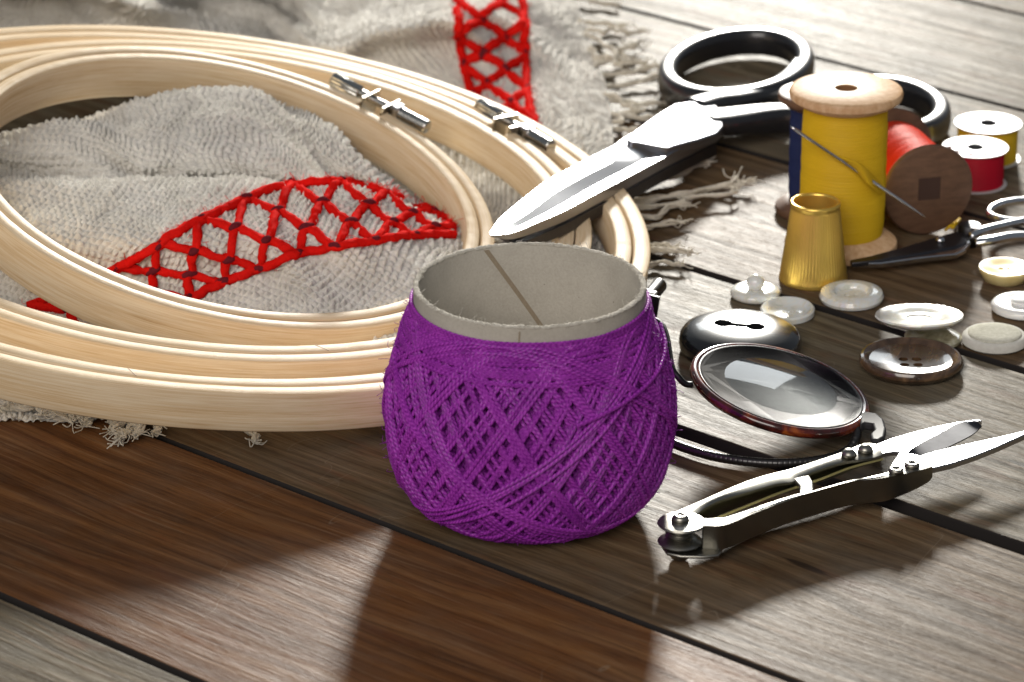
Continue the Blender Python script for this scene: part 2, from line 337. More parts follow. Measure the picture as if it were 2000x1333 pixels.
M_horn = mottled('brown horn', [(.30, (.030, .017, .010)), (.52, (.095, .055, .030)), (.72, (.22, .13, .065))], 1.3, .18, .7, 0, (1, .5, 1), 2.)
M_pearl = mottled('mother of pearl', [(.30, (.56, .60, .50)), (.44, (.80, .77, .68)), (.56, (.74, .78, .76)), (.7, (.84, .80, .78))], 2.6, .16, .6, .2, (1, 1, 1), 2.5)
M_pearldk = mottled('smoked pearl', [(.30, (.14, .12, .07)), (.5, (.34, .31, .20)), (.7, (.58, .56, .46))], 2.2, .15, .7, .1)
M_white = mottled('white plastic', [(.3, (.74, .74, .72)), (.7, (.80, .80, .78))], 1., .2, .5, .3)
M_cream = mottled('cream plastic', [(.3, (.70, .56, .22)), (.7, (.83, .72, .38))], .8, .2, .6, .3)
M_felt = fabric('speckled covered cloth', (.44, .43, .35), (.62, .61, .53), 14, .03)
M_stone = fabric('matt grey white plastic', (.52, .51, .46), (.63, .62, .57), 8, .008, .5, 0.)
def lensmat():
    t = NT('spectacle glass'); tr = t.n('ShaderNodeBsdfTransparent', Color=(.93, .95, .95)); v = t.co()
    dust = t.ramp(t.noise(v, 34, 3, .7), [(.66, 0.), (.72, 1.)])
    gl = t.n('ShaderNodeBsdfGlossy', Color=(1., 1., 1.), Roughness=.03); df = t.n('ShaderNodeBsdfDiffuse', Color=(.75, .75, .75))
    bf = t.n('ShaderNodeNewGeometry').outputs['Backfacing']; fr = t.n('ShaderNodeFresnel', IOR=t.math('ADD', 1.52, t.math('MULTIPLY', bf, 1/1.52-1.52)))
    m1 = t.n('ShaderNodeMixShader'); t.put(m1.inputs[0], fr); t.put(m1.inputs[1], tr); t.put(m1.inputs[2], gl)
    m2 = t.n('ShaderNodeMixShader'); t.put(m2.inputs[0], t.math('MULTIPLY', dust, .25)); t.put(m2.inputs[1], m1); t.put(m2.inputs[2], df)
    t.t.links.new(m2.outputs[0], t.t.nodes['Material Output'].inputs[0]); return t.m
M_lens = lensmat()

M_gapshade = simple('gap shaded plank side', (.012, .009, .008), .95)  # near-black plank sides: the shade in the gaps is put into the colour
# ------------------------------------------------------------------ the table of planks
ang = math.atan2(8000, -9080); DIR = np.array([math.cos(ang), math.sin(ang), 0]); NRM = np.array([DIR[1], -DIR[0], 0])
table = thing('wooden_table', 'dark stained wooden table top of wide planks with open dark gaps between them', 'table', (0, 0, -2.2))
edges = [(-34.6, -28.2, 1), (-27.95, -21.2, 2), (-21.0, -14.58, 2), (-14.40, -8.06, 0), (-7.87, -1.36, 1), (-1.04, 5.41, 2), (5.62, 12.0, 1), (12.18, 18.58, 2), (18.74, 24.85, 2), (25.05, 31.4, 2), (31.6, 38, 1), (38.2, 44.6, 2), (44.8, 51, 2), (51.2, 58, 2)]
for k, (a, b, mi) in enumerate(edges):
    dz = [0, -.015, .01, 0, -.05, -.008, .0, .0][k % 8] if k not in (3, 4, 5) else {3: 0.0, 4: -.045, 5: -.01}[k]
    o = obj('plank', box(((0), 0, -.9), 150, b-a, 1.8), M_planks[mi], None, smooth=False)
    o.parent = table; o.matrix_parent_inverse = Matrix.Identity(4)
    c = NRM*(a+b)/2; o.location = Vector((c[0], c[1], dz)) - table.location
    o.rotation_euler = (0, 0, ang-math.pi)
    o.data.materials.append(M_gapshade); [setattr(p_, 'material_index', 1) for p_ in o.data.polygons if abs(p_.normal.z) < .5]; bevel(o, .08 if k in (4,) else .04, 3)
und = obj('underframe', box((0, 0, -2.0), 120, 120, .35), simple('dark underside', (.01, .008, .006), .9), table, smooth=False)

# ------------------------------------------------------------------ linen cloth
PXS = np.array([-330, -160, 0, 140, 280, 400, 520, 640, 740, 820, 900, 1000, 1090, 1160], float)
I = lambda t: np.interp(PXS, [q[0] for q in t], [q[1] for q in t])
y1 = I([(-330, 352), (0, 347), (350, 345), (620, 352), (740, 380), (800, 412), (870, 455), (980, 470), (1160, 470)])
z1 = I([(-330, 2.2), (0, 2.3), (350, 2.35), (620, 2.2), (740, 1.75), (800, 1.35), (870, .8), (980, .45), (1160, .12)])
y2 = I([(-330, 266), (0, 259), (100, 243), (200, 213), (300, 190), (400, 174), (460, 178), (520, 190), (600, 222), (660, 268), (720, 330), (780, 395), (870, 425), (1160, 440)])
z2 = I([(-330, 2.3), (0, 2.4), (200, 2.75), (400, 2.9), (520, 2.7), (600, 2.4), (660, 2.0), (720, 1.5), (780, 1.0), (870, .55), (1160, .12)])
y3 = I([(-330, -70), (0, -60), (200, -30), (280, 10), (400, 60), (540, 100), (640, 90), (750, 62), (880, 40), (1000, 30), (1160, 25)])
z3 = I([(-330, 3.2), (0, 3.1), (200, 2.7), (300, 1.4), (400, .35), (520, .4), (640, 1.3), (750, 1.6), (880, 1.8), (960, 1.7), (1060, .9), (1160, .15)])
fall = I([(-330, 1), (640, 1), (820, .8), (900, .6), (1000, .35), (1160, .12)])
rows = []
def row(y, z): rows.append((np.broadcast_to(np.asarray(y, float), PXS.shape).copy(), np.maximum(np.broadcast_to(np.asarray(z, float), PXS.shape), .06)))
row(822, .06); row(790, .10); row(740, .28*fall); row(680, .55*fall); row(610, .85*fall); row(540, .25+.95*fall)
row(470, z1*.86); row((y1+440)/2, z1*.97); row(y1+10, z1*1.02); row(y1+2, z1*.96)
row(y1+4, z1*.86); row(y1+3, np.maximum(z1*.80, .1))
row(np.maximum(y1-20, y2+30), z2*.78); row((y1+y2)/2+6, z2*.90); row(y2+18, z2*1.0); row(y2, z2*1.0)
row(y2+8, z2*.80); row(y2+14, z2*.45); row(np.minimum(y2-20, 200), .25)
row(np.minimum(y3+90, 150), z3*.25+.1); row(y3+40, z3*.6); row(y3+8, z3*.97); row(y3-6, z3*1.0); row(y3-30, z3*.75); row(y3-60, z3*.5+.1); zb = I([(-330, .6), (200, .6), (300, 2.3), (440, 2.8), (560, 2.4), (640, .5), (1160, .1)]); row(y3-130, z3*.4+.2); row(y3-190, zb); row(y3-260, .3)  # zb lifts an unseen fold beyond the view to shade the valley
pxr = []
for i, (y, z) in enumerate(rows):                       # right hem follows the edge seen in the photograph
    hem = np.interp(y[-1], [-250, 0, 30, 120, 200, 290, 420, 560, 700, 822], [1100, 1125, 1135, 1165, 1190, 1215, 1225, 1180, 1060, 560])
    k = np.where(PXS > 500, 500+(PXS-500)*(hem-500)/(1160-500), PXS); pxr.append(k)
NET = np.array([[P(pxr[i][j], rows[i][0][j], rows[i][1][j]) for j in range(len(PXS))] for i in range(len(rows))])
def dense(net, na, nb):
    A = np.array([cr(net[:, j], na) for j in range(net.shape[1])]).transpose(1, 0, 2)
    B = np.array([cr(A[i], nb) for i in range(na)]); return B
NA, NB = 1600, 1150
G = dense(NET, 300, 240)
# soft irregular wrinkles on the large folds
def resample(G, na, nb, wa=None):
    a = np.linspace(0, G.shape[0]-1, na) if wa is None else wa*(G.shape[0]-1); b = np.linspace(0, G.shape[1]-1, nb)
    i = np.minimum(a.astype(int), G.shape[0]-2); fa = (a-i)[:, None, None]; X = G[i]*(1-fa)+G[i+1]*fa
    j = np.minimum(b.astype(int), G.shape[1]-2); fb = (b-j)[None, :, None]; return X[:, j]*(1-fb)+X[:, j+1]*fb
du = np.linalg.norm(np.diff(G, axis=1), axis=2); dv = np.linalg.norm(np.diff(G, axis=0), axis=2)
Uc = np.zeros(G.shape[:2]); Vc = np.zeros(G.shape[:2]); Uc[:, 1:] = np.cumsum(du, 1); Uc -= Uc[:, 120:121]; Uc = .8*Uc+.2*(np.mean(Uc, 0)[None]); Vc[1:] = np.cumsum(dv, 0); Vc = .8*Vc+.2*np.mean(Vc[:, 40:160], 1)[:, None]
G[..., 2] = np.maximum(G[..., 2]+.09*vnoise(Uc*.9+7, Vc*.9, 3)+.06*vnoise(Uc*2.3, Vc*2.3+4, 4), .05)
def gridfaces(na, nb):
    i = np.arange(na-1)[:, None]; j = np.arange(nb-1)[None]
    return np.stack([i*nb+j, i*nb+j+1, (i+1)*nb+j+1, (i+1)*nb+j], -1).reshape(-1, 4)
BV = BVHTree.FromPolygons([Vector(v) for v in G.reshape(-1, 3).tolist()], gridfaces(*G.shape[:2]).tolist())
def on_cloth(px, py, lift=.05):
    d = Vector(ray(px, py)).normalized(); h = BV.ray_cast(Vector(CAM), d)
    if h[0] is None: return P(px, py, .15)
    n = h[1] if h[1].dot(d) < 0 else -h[1]
    return np.array(h[0]+n*lift)
_c = NET[:, 4]; _s = np.r_[0, np.cumsum(np.linalg.norm(np.diff(_c, axis=0), axis=1))]; _s /= _s[-1]
_S = np.array([(lambda q: q/q[-1])(np.r_[0, np.cumsum(np.linalg.norm(np.diff(NET[:, k], axis=0), axis=1))]) for k in range(NET.shape[1])])
SP = _s[18]; WA = np.r_[np.linspace(0, SP, 1200, endpoint=False), np.linspace(SP, 1, NA-1200)]
D = resample(G, NA, NB, WA); UV = resample(np.stack([Uc, Vc, Uc], -1), NA, NB, WA)
tg_u = np.gradient(D, axis=1); tg_v = np.gradient(D, axis=0); nn = np.cross(tg_u, tg_v); nn /= np.maximum(np.linalg.norm(nn, axis=2), 1e-9)[..., None]
if nn[..., 2].mean() < 0: nn = -nn
rot = math.radians(14); u = UV[..., 0]*math.cos(rot)-UV[..., 1]*math.sin(rot); v = UV[..., 0]*math.sin(rot)+UV[..., 1]*math.cos(rot)
PIT = .165
uu = u/PIT+.7*vnoise(u*1.1, v*.7, 11)+.22*vnoise(u*7, v*4, 12); vv = v/PIT+.7*vnoise(u*.7, v*1.1, 13)+.22*vnoise(u*4, v*7, 14)
iu, iv = np.floor(uu).astype(int), np.floor(vv).astype(int); fu, fv = 2*(uu-iu)-1, 2*(vv-iv)-1
RC = np.random.default_rng(15).random((3, 512, 512)); c1, c2_, c3 = RC[0][iu % 512, iv % 512], RC[1][iu % 512, iv % 512], RC[2][0][iu % 512]
over = (iu+iv) % 2 == 0
a_ = np.where(over, fu, fv)/(.80+.25*c2_); b__ = np.where(over, fv, fu)/1.02           # a: across the thread, b: along it
hh = np.cos(np.pi/2*np.clip(a_, -1, 1))**1.3*np.cos(np.pi/2*np.clip(b__, -1, 1))*(.45+.75*c1)*np.where(over, .65+.7*c3, 1.0)
D = D+nn*((hh-.45)*.105+.022*vnoise(u*14, v*14, 19)+.03*vnoise(u*4.1, v*3.7, 20))[..., None]
cloth = thing('linen_cloth', 'crumpled undyed coarse linen cloth with red embroidered band and fringed hems under the wooden hoops', 'cloth', P(450, 560, 0))
FC = gridfaces(NA, NB); fi = np.repeat(WA[:-1], NB-1); fj = np.tile(np.arange(NB-1)/(NB-1), NA-1)
cen = D.reshape(-1, 3)[FC[:, 0]]; w_ = (cen-CAM)@FW; ppx = 1000+FPX*cen[:, 0]/w_
kk_ = np.linspace(0, 1, NET.shape[1]); FC = FC[~((fi > np.interp(fj, kk_, _S[:, 16])+.008) & (fi < np.interp(fj, kk_, _S[:, 19])-.004) & (ppx < 330) & (666.5-FPX*((cen-CAM)@UPV)/w_ > 120))]              # the two folds do not meet at the left: the table shows between them
obj('fabric', (D.reshape(-1, 3), FC, np.stack([u, v], -1).reshape(-1, 2)), M_linen, cloth)
# the embroidered lattice: three zigzag strands that meet in knots
def lattice(top, bot, n, lo=0., hi=1., r=.068):
    T = cr([(a, b, 0) for a, b in top], 200)[:, :2]; B = cr([(a, b, 0) for a, b in bot], 200)[:, :2]
    at = lambda s, w: (lambda q: q)(np.array([np.interp(s*199, np.arange(200), (T*(1-w)+B*w)[:, k]) for k in (0, 1)]))
    strands, knots = [], []
    for k in range(3):
        pts = []
        for i in range(n*6+1):
            s = i/(n*6); ph = (i/6.) % 2; tri = ph if ph < 1 else 2-ph; tri = .5-.5*math.cos(math.pi*tri)*.92
            w = (k+(tri if k % 2 == 0 else 1-tri))/3
            q = at(s, w+random.uniform(-.012, .012)); pts.append(on_cloth(q[0], q[1], .035+.015*math.sin(i)))
        pts = np.array(pts); d = np.linalg.norm(np.diff(pts, axis=0), axis=1); brk = [0]+[i+1 for i in range(len(d)) if d[i] > .75]+[len(pts)]
        for a, b in zip(brk[:-1], brk[1:]):
            if b-a >= 3:
                pp = cr(pts[a:b], max(12, (b-a)*5)); rr = r*(1+.35*np.array([vnoise(np.array([i*.21]), np.array([k*3.3+a]), 21)[0] for i in range(len(pp))]))
                strands.append(tube(pp, rr, 9, ply=3, pitch=.55, amp=.28))
        for i in range(n+1):
            w = k/3+.0 if (i % 2 == 0) == (k % 2 == 0) else (k+1)/3
            if 0 < i < n:
                q = at(i/n, w); c = on_cloth(q[0], q[1], .085); q2 = at(min(i/n+.02, 1), w+random.uniform(-.03, .03)); c2 = on_cloth(q2[0], q2[1], .085)
                dd = c2-c; L = np.linalg.norm(dd)
                if 1e-3 < L < .6:
                    dd = dd/L*random.uniform(.11, .19); knots.append(tube(cr([c-dd, c+np.array([0, 0, .015]), c+dd], 7), np.array([.035, .060, .072, .074, .070, .055, .03])*random.uniform(.85, 1.15), 8))
    for w in (0., 1.):
        pts = np.array([on_cloth(*at(i/(n*5), w+random.uniform(-.012, .012)), .05) for i in range(n*5+1)]); d = np.linalg.norm(np.diff(pts, axis=0), axis=1); brk = [0]+[i+1 for i in range(len(d)) if d[i] > .6]+[len(pts)]
        for a, b in zip(brk[:-1], brk[1:]):
            if b-a >= 3: strands.append(tube(cr(pts[a:b], max(12, (b-a)*6)), r*random.uniform(.92, 1.05), 9, ply=3, pitch=.55, amp=.28))
    base = [m for m in strands]
    for i in range(1100):
        q = random.choice(base)[0]; q = q[random.randrange(len(q))]; d = RNG.normal(0, .075, 3)+[0, -.01, .03]
        strands.append(tube(cr([q, q+d*.5+RNG.normal(0, .02, 3), q+d+RNG.normal(0, .03, 3)], 6), .006, 3))
    return strands, knots
s1, k1 = lattice([(55, 603), (150, 562), (225, 524), (330, 466), (420, 420), (520, 376), (610, 359), (690, 362), (770, 388), (835, 412), (885, 440)],
                 [(190, 668), (270, 632), (345, 597), (410, 568), (480, 536), (560, 505), (640, 486), (710, 476), (775, 466), (835, 462), (885, 462)], 19, r=.098)
s2, k2 = lattice([(890, -60), (893, 30), (900, 90), (908, 140), (920, 180), (945, 215)], [(1012, -60), (1022, 30), (1026, 90), (1026, 140), (1030, 190), (1045, 245)], 9, r=.12)
for ss, kk_, lb in ((s1, k1, 'red wool lattice band over the front folds'), (s2, k2, 'red wool lattice band on the far fold')):
    eb = obj('embroidery', join(*ss), M_red, cloth, label=lb)
    for q in kk_: obj('knot', q, M_maroon, eb)
def wavy(a, b, amp, n=14, seed=0, z0=.05):
    r = np.random.default_rng(seed); a = np.asarray(a, float); b = np.asarray(b, float); t = np.linspace(0, 1, n)[:, None]
    X = a+(b-a)*t; d = b-a; L = np.linalg.norm(d); s = np.array([-d[1], d[0], 0])/max(L, 1e-6); w = np.cumsum(r.normal(0, 1, n))*.5; w -= w[0]
    X = X+s*(w*amp)[:, None]; X[:, 2] += np.abs(np.cumsum(r.normal(0, .35, n)))*amp*.5; X[:, 2] = np.maximum(X[:, 2], z0); return cr(X, n*5)
def tassel(a, b, k, amp, r=.055, seed=0, z0=.05, tuft=True):
    out = []; rr = np.random.default_rng(seed)
    core = wavy(a, b, amp, 10, seed, z0); t, n, bb = frames(core); s = np.linspace(0, 1, len(core))
    for i in range(k):
        ph = 2*math.pi*i/k+s*rr.uniform(7, 11); rad = r*.75*(1+.5*s)
        q = core+n*(np.cos(ph)*rad)[:, None]+bb*(np.sin(ph)*rad)[:, None]; q[:, 2] = np.maximum(q[:, 2], z0*.6)
        out.append(tube(q, r*np.interp(s, [0, .8, 1], [1, .9, .35]), 6, ply=2, pitch=.16, amp=.25))
    if tuft:
        for i in range(9):
            e = core[-1]+np.append(rr.normal(0, .16, 2), abs(rr.normal(0, .05))); m = (core[-6]+e)/2+rr.normal(0, .06, 3); m[2] = max(m[2], .04); e[2] = max(e[2], .03)
            out.append(tube(cr([core[-8], core[-4], m, e], 14), .012, 4))
    return join(*out)
TS = [  # hem tassels: (x, y, z at root) -> (x, y) of tip, strands, waviness
 ((1120, -5, .15), (1195, 18), 3, .10), ((1132, 40, .15), (1205, 62), 3, .14), ((1140, 70, .15), (1218, 118), 3, .12), ((1158, 118, .15), (1262, 118), 3, .12), ((1168, 150, .15), (1292, 138), 3, .10),
 ((1172, 175, .15), (1300, 168), 3, .12), ((1186, 200, .15), (1292, 205), 3, .10), ((1192, 225, .15), (1290, 232), 3, .10), ((1200, 252, .15), (1275, 268), 3, .08), ((1208, 280, .15), (1270, 290), 2, .10),
 ((1222, 372, .15), (1395, 326), 3, .12), ((1225, 392, .12), (1478, 368), 2, .16), ((1226, 412, .12), (1450, 388), 2, .14), ((1226, 432, .12), (1360, 412), 3, .12), ((1222, 452, .12), (1340, 440), 3, .12),
 ((1222, 490, .12), (1348, 492), 4, .12), ((1216, 515, .12), (1338, 520), 2, .14),
 ((-25, 800, .12), (30, 806), 4, .16), ((60, 802, .1), (150, 826), 4, .18), ((120, 806, .12), (172, 814), 4, .2), ((185, 800, .1), (150, 838), 2, .16), ((235, 806, .12), (208, 868), 3, .16), ((262, 815, .12), (225, 846), 4, .14), ((300, 806, .1), (282, 852), 4, .18), ((335, 815, .1), (238, 862), 4, .16), ((345, 806, .12), (318, 838), 4, .14),((200, 806, .14), (176, 842), 4, .2), ((250, 812, .14), (262, 866), 4, .2), ((290, 812, .14), (248, 850), 4, .22), ((318, 815, .14), (300, 862), 3, .2), ((20, 800, .14), (85, 828), 4, .2), ((90, 806, .14), (128, 834), 3, .22),
 ((1150, 100, .2), (1232, 140), 3, .2), ((1162, 130, .2), (1238, 92), 3, .18), ((1180, 190, .2), (1262, 222), 3, .2), ((1145, 60, .2), (1250, 74), 3, .2), ((1196, 240, .2), (1268, 214), 3, .2), ((1228, 400, .2), (1420, 352), 2, .2), ((1224, 470, .15), (1312, 470), 3, .2), ((478, 828, .08), (522, 868), 3, .08)]
for i, (a, b, k, am) in enumerate(TS):
    obj('fringe_tassel', tassel(P(*a), P(b[0], b[1], .08), k, am, .043 if a[1] > 600 else .038, 100+i), M_fringe, cloth)

# ------------------------------------------------------------------ embroidery hoops
def hoop(label, q, zc, clamp_px, wid, hgt, group, flip=1, mat=None, lap=None):
    "q = centre x, centre y, slope x, slope y, inner radius; the top inner edge lies on the fitted circle"
    cx, cy, ga, gb, R = q; n = np.array([ga, gb, 1.]); n /= np.linalg.norm(n); c = np.array([cx, cy, zc])
    Mx = basis(c, n); inv = np.linalg.inv(Mx)
    root = thing('embroidery_hoop', label, 'embroidery hoop', c, group)
    w1 = wid*.47; gap = wid*.05; w2 = wid*.48
    # clamp position
    r = ray(*clamp_px); X = CAM+r*(((c-CAM)@n)/(r@n)); l = xf(X[None], inv)[0]; phi = math.atan2(l[1], l[0])
    def ring(ri, ro, a0, a1, closed, seed):
        N = 300; A = np.linspace(a0, a1, N, endpoint=not closed); e = .035
        prof = [(ri+e, 0), (ri+(ro-ri)*.5, .004), (ro-e, 0), (ro-.01, -.012), (ro, -e), (ro, -hgt*.33), (ro, -hgt*.66), (ro, -hgt+e), (ro-e, -hgt), (ri+e, -hgt), (ri, -hgt+e), (ri, -hgt*.66), (ri, -hgt*.33), (ri, -e), (ri+.01, -.012)]
        K = len(prof); V = np.zeros((N, K, 3)); s = np.r_[0, np.cumsum([math.dist(prof[i], prof[i+1]) for i in range(K-1)])]
        wob = .02*vnoise(A*1.7+seed, A*0+seed, 31); hz = .02*vnoise(A*2.3+seed, A*0+seed+5, 32)+.006*vnoise(A*40, A*0+seed, 33)
        for k, (rr, zz) in enumerate(prof):
            V[:, k, 0] = (rr+wob)*np.cos(A); V[:, k, 1] = (rr+wob)*np.sin(A); V[:, k, 2] = zz+hz
        uv = np.stack([np.broadcast_to((A*(ri+ro)/2)[:, None], (N, K)), np.broadcast_to(s[None], (N, K))], -1).reshape(-1, 2)
        F = []; L = N if closed else N-1
        for i in range(L):
            for k in range(K): F.append((i*K+k, ((i+1) % N)*K+k, ((i+1) % N)*K+(k+1) % K, i*K+(k+1) % K))
        if not closed: F += [tuple(range(K)), tuple(range((N-1)*K, N*K))[::-1]]
        return (xf(V.reshape(-1, 3), Mx), F, uv)
    ir = obj('inner_ring', ring(R, R+w1, 0, 2*math.pi, True, 1+R), M_bamboo, root, angle=50)
    half = .30/R*1.0
    obj('outer_ring', ring(R+w1+gap, R+wid, phi+half, phi+2*math.pi-half, False, 2+R), M_bamboo, root, angle=50)
    # clamp: two tabs, screw along the tangent, square nut
    T = np.eye(4); T[:3, 0] = [-math.sin(phi)*flip, math.cos(phi)*flip, 0]; T[:3, 1] = [math.cos(phi), math.sin(phi), 0]; T[:3, 2] = [0, 0, 1]; T[:3, 3] = [(R+w1)*math.cos(phi), (R+w1)*math.sin(phi), 0]
    TT = Mx@T      # local: x along tangent, y outwards, z up
    yo = wid*.55+.24; zo = -.02; mat = mat or M_screw
    AX = TT@basis((0, yo, zo), (1, 0, 0), (0, 1, 0))
    for sx in (-1, 1):
        b = obj('clamp_tab', join(box((sx*.27, wid*.55+.16, -.14), .06, .70, .56, TT), box((sx*(.27+.35), wid*.57, -hgt*.5), .7, .035, hgt*.55, TT)), mat, root, smooth=False); bevel(b, .012, 2)
    obj('screw', lathe([(0, -.6)]+[(.085+.016*(i % 2), -.6+i*.028) for i in range(48)]+[(0, .75)], 16, AX), mat, root, angle=60)
    obj('screw_knob', lathe([(0, -1.32), (.13, -1.32), (.155, -1.29), (.155, -.59), (.13, -.56), (0, -.56)], 44, AX, rfun=lambda a, z: 1+.05*np.sign(np.sin(22*a))), mat, root, angle=60)
    obj('screw_end', lathe([(0, .50)]+[(.145+.012*(i % 2), .50+i*.03) for i in range(25)]+[(.12, 1.24), (0, 1.24)], 20, AX), mat, root, angle=60)
    nb = obj('square_nut', box((.42, yo, zo), .20, .34, .34, TT), M_steel if mat is M_screw else mat, root, smooth=False); bevel(nb, .04, 2)
    if lap:
        r = ray(*lap); X = CAM+r*(((c-CAM)@n)/(r@n)); l = xf(X[None], inv)[0]; pj = math.atan2(l[1], l[0]); J = np.eye(4); J[:3, 0] = [-math.sin(pj+.6), math.cos(pj+.6), 0]; J[:3, 1] = [math.cos(pj+.6), math.sin(pj+.6), 0]; J[:3, 3] = [(R+w1*.5)*math.cos(pj), (R+w1*.5)*math.sin(pj), 0]
        obj('lap_joint', box((0, 0, -.05), .016, w1*.98, .11, Mx@J), simple('glue line', (.20, .11, .05), .7), ir, smooth=False)
    return root, Mx
HG = 'nested wooden embroidery hoops'
hoop('largest pale wooden hoop, outermost, its dark screw right of the purple thread ball', (-6.612, 3.036, .126, -.036, 9.562-.74), 2.1, (1256, 596), .74, .78, HG, 1, M_gun, (250, 752))
hoop('middle sized pale wooden hoop lying between the smallest and the largest', (-6.252, 3.576, .127, -.061, 7.293), 2.0, (985, 250), .70, .78, HG, -1, None, (630, 681))
hoop('smallest pale wooden hoop, innermost, tilted around the humped linen', (-5.888, 3.143, .251, -.135, 5.103), 2.3, (735, 207), .60, .95, HG, -1, None, (330, 572))

# ------------------------------------------------------------------ purple thread ball on its cardboard tube
bc = P(1034, 985, 0); ball = thing('thread_ball', 'ball of purple crochet thread wound on a grey open cardboard tube', 'thread ball', bc)
zr = np.interp(556, [P(0, 0)[0]]*0+[0, 1], [0, 1]) if False else None
HT = min(np.linspace(3.5, 5.2, 400), key=lambda z: abs(P(1032, 556, z)[1]-bc[1])); RO = 228/scale_at((bc[0], bc[1], HT)); WT = .10
Mb = basis((bc[0], bc[1], 0), (0, 0, 1))
rim = lambda a, z: 1+.006*vnoise(a*3, a*0+2, 41)
tubep = [(RO-WT, .5), (RO, .5), (RO, HT*.5), (RO, HT-.03), (RO-.02, HT), (RO-WT+.02, HT), (RO-WT, HT-.03), (RO-WT, HT*.5), (RO-WT, .5)]
obj('cardboard_tube', lathe(tubep, 128, Mb, rim), M_card, ball, angle=60)
A = np.linspace(0, 2*np.pi, 420, endpoint=False)
rp = np.stack([bc[0]+(RO-WT/2)*np.cos(A), bc[1]+(RO-WT/2)*np.sin(A), HT+.012*vnoise(A*22, A*0, 42)+.012*vnoise(A*60, A*0, 43)+.0], 1)
tor = tube(rp, .055+.03*vnoise(A*40, A*0+3, 44), 8, closed=True, rz=.028+.03*vnoise(A*55, A*0+5, 45))
fib = []
for i in range(110):
    a = random.uniform(0, 2*math.pi); r0 = RO-WT/2+random.uniform(-.05, .05); q = np.array([bc[0]+r0*math.cos(a), bc[1]+r0*math.sin(a), HT+.015]); d = RNG.normal(0, .04, 3); d[2] = abs(d[2])*.8
    fib.append(tube(cr([q, q+d+RNG.normal(0, .015, 3), q+d*1.7+RNG.normal(0, .03, 3)], 6), .0045, 3))
obj('torn_rim', join(tor, *fib), M_cardrim, ball)
# spiral seam inside and butt seam outside
tt = np.linspace(0, 1, 60); sa = np.radians(112-tt*52); sz = HT-.04-tt*2.7
def ribbon(th, z, r, w, ang): 
    S = []
    for t_, z_ in zip(th, z):
        S.append([[bc[0]+(r)*math.cos(t_), bc[1]+(r)*math.sin(t_), z_], [bc[0]+r*math.cos(t_+w), bc[1]+r*math.sin(t_+w), z_], [bc[0]+(r-.012)*math.cos(t_+w), bc[1]+(r-.012)*math.sin(t_+w), z_], [bc[0]+(r-.012)*math.cos(t_), bc[1]+(r-.012)*math.sin(t_), z_]])
    return loft(S)
obj('spiral_seam', ribbon(sa, sz, RO-WT+.006, .05, 0), M_cardseam, ball, angle=40)
obj('spiral_seam', ribbon(np.radians(np.linspace(-95.5, -96.5, 12)), np.linspace(HT-.06, HT-.75, 12), RO+.010, .012, 0), M_cardseam, ball, angle=40)
ZP = np.array([0, .12, .35, .75, 1.2, 1.75, 2.25, 2.75, 3.12, 3.45, 3.68, 3.86, 4.02])*HT/4.27
RP = np.array([1.55, 1.86, 2.14, 2.40, 2.53, 2.585, 2.57, 2.47, 2.36, 2.24, 2.16, 2.10, 2.07])
ZS = np.linspace(0, ZP[-1], 120); RS = cr(np.stack([ZP, RP, ZP*0], 1), 400); RB = lambda z: np.interp(z, RS[:, 0], RS[:, 1])
ztop = ZP[-1]-.12
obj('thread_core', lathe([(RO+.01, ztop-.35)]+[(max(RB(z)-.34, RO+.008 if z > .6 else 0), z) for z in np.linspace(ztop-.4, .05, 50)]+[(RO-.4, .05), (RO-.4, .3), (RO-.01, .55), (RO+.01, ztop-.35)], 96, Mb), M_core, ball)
def loops(count, zc, amp, dr, rad, sides, seg, ply, seed, grp=1, jit=.02, phase=0., fq=2):
    r = np.random.default_rng(seed); out = []
    for i in range(count):
        g = i//grp; ph = 2*math.pi/fq*g/(count/grp)+(i % grp)*rad*.62+r.normal(0, jit)+phase; am = amp*(1+r.normal(0, .012)); off = r.normal(0, .02)
        th = np.linspace(0, 2*np.pi, seg, endpoint=False); z = zc+off+am*np.cos(fq*(th-ph))*(1+.06*np.cos(th+i*2.4))
        # flatten a little near the turning points so the strands bunch under the rim
        zz = np.clip(z, .06, ztop+.02); R_ = np.maximum(RB(zz)+dr+.02*vnoise(th*3+i, th*0+i, 51), np.where(zz > .55, RO+rad*.9, 0))
        p = np.stack([bc[0]+R_*np.cos(th), bc[1]+R_*np.sin(th), zz], 1); out.append(tube(p, rad, sides, closed=True, ply=ply, pitch=.125, amp=.22))
    return out
TH = []
mid = ztop/2+.02
for L_ in range(6):                                         # each layer follows the one below, so the net has deep wells
    TH += loops(40 if L_ > 1 else 60, mid+.01*L_, ztop/2-.03-.012*(5-L_), -.30+.058*L_, .037, 8 if L_ > 3 else 6, 460 if L_ > 3 else 220, 2 if L_ > 3 else 0, 1+L_, 2, .016 if L_ > 1 else .06, .1+.012*L_)
TH += loops(20, mid+.04, ztop/2-.05, .025, .037, 8, 460, 2, 14, 4, .012, .75)
TH += loops(12, mid+.10, ztop/2-.10, .045, .037, 8, 460, 2, 15, 4, .03, .2, 1)
for i in range(15):                                         # the near level turns bunched at the shoulder
    r = np.random.default_rng(500+i); th = np.linspace(0, 2*np.pi, 420, endpoint=False); z0 = ztop-.04-.043*i*.9; ph = r.uniform(0, 6.28)
    z = z0+.10*np.cos(th-ph); p = np.stack([bc[0]+(RB(np.minimum(z, ztop))+.02)*np.cos(th), bc[1]+(RB(np.minimum(z, ztop))+.02)*np.sin(th), z], 1); TH.append(tube(p, .037, 8, closed=True, ply=2, pitch=.125, amp=.22))
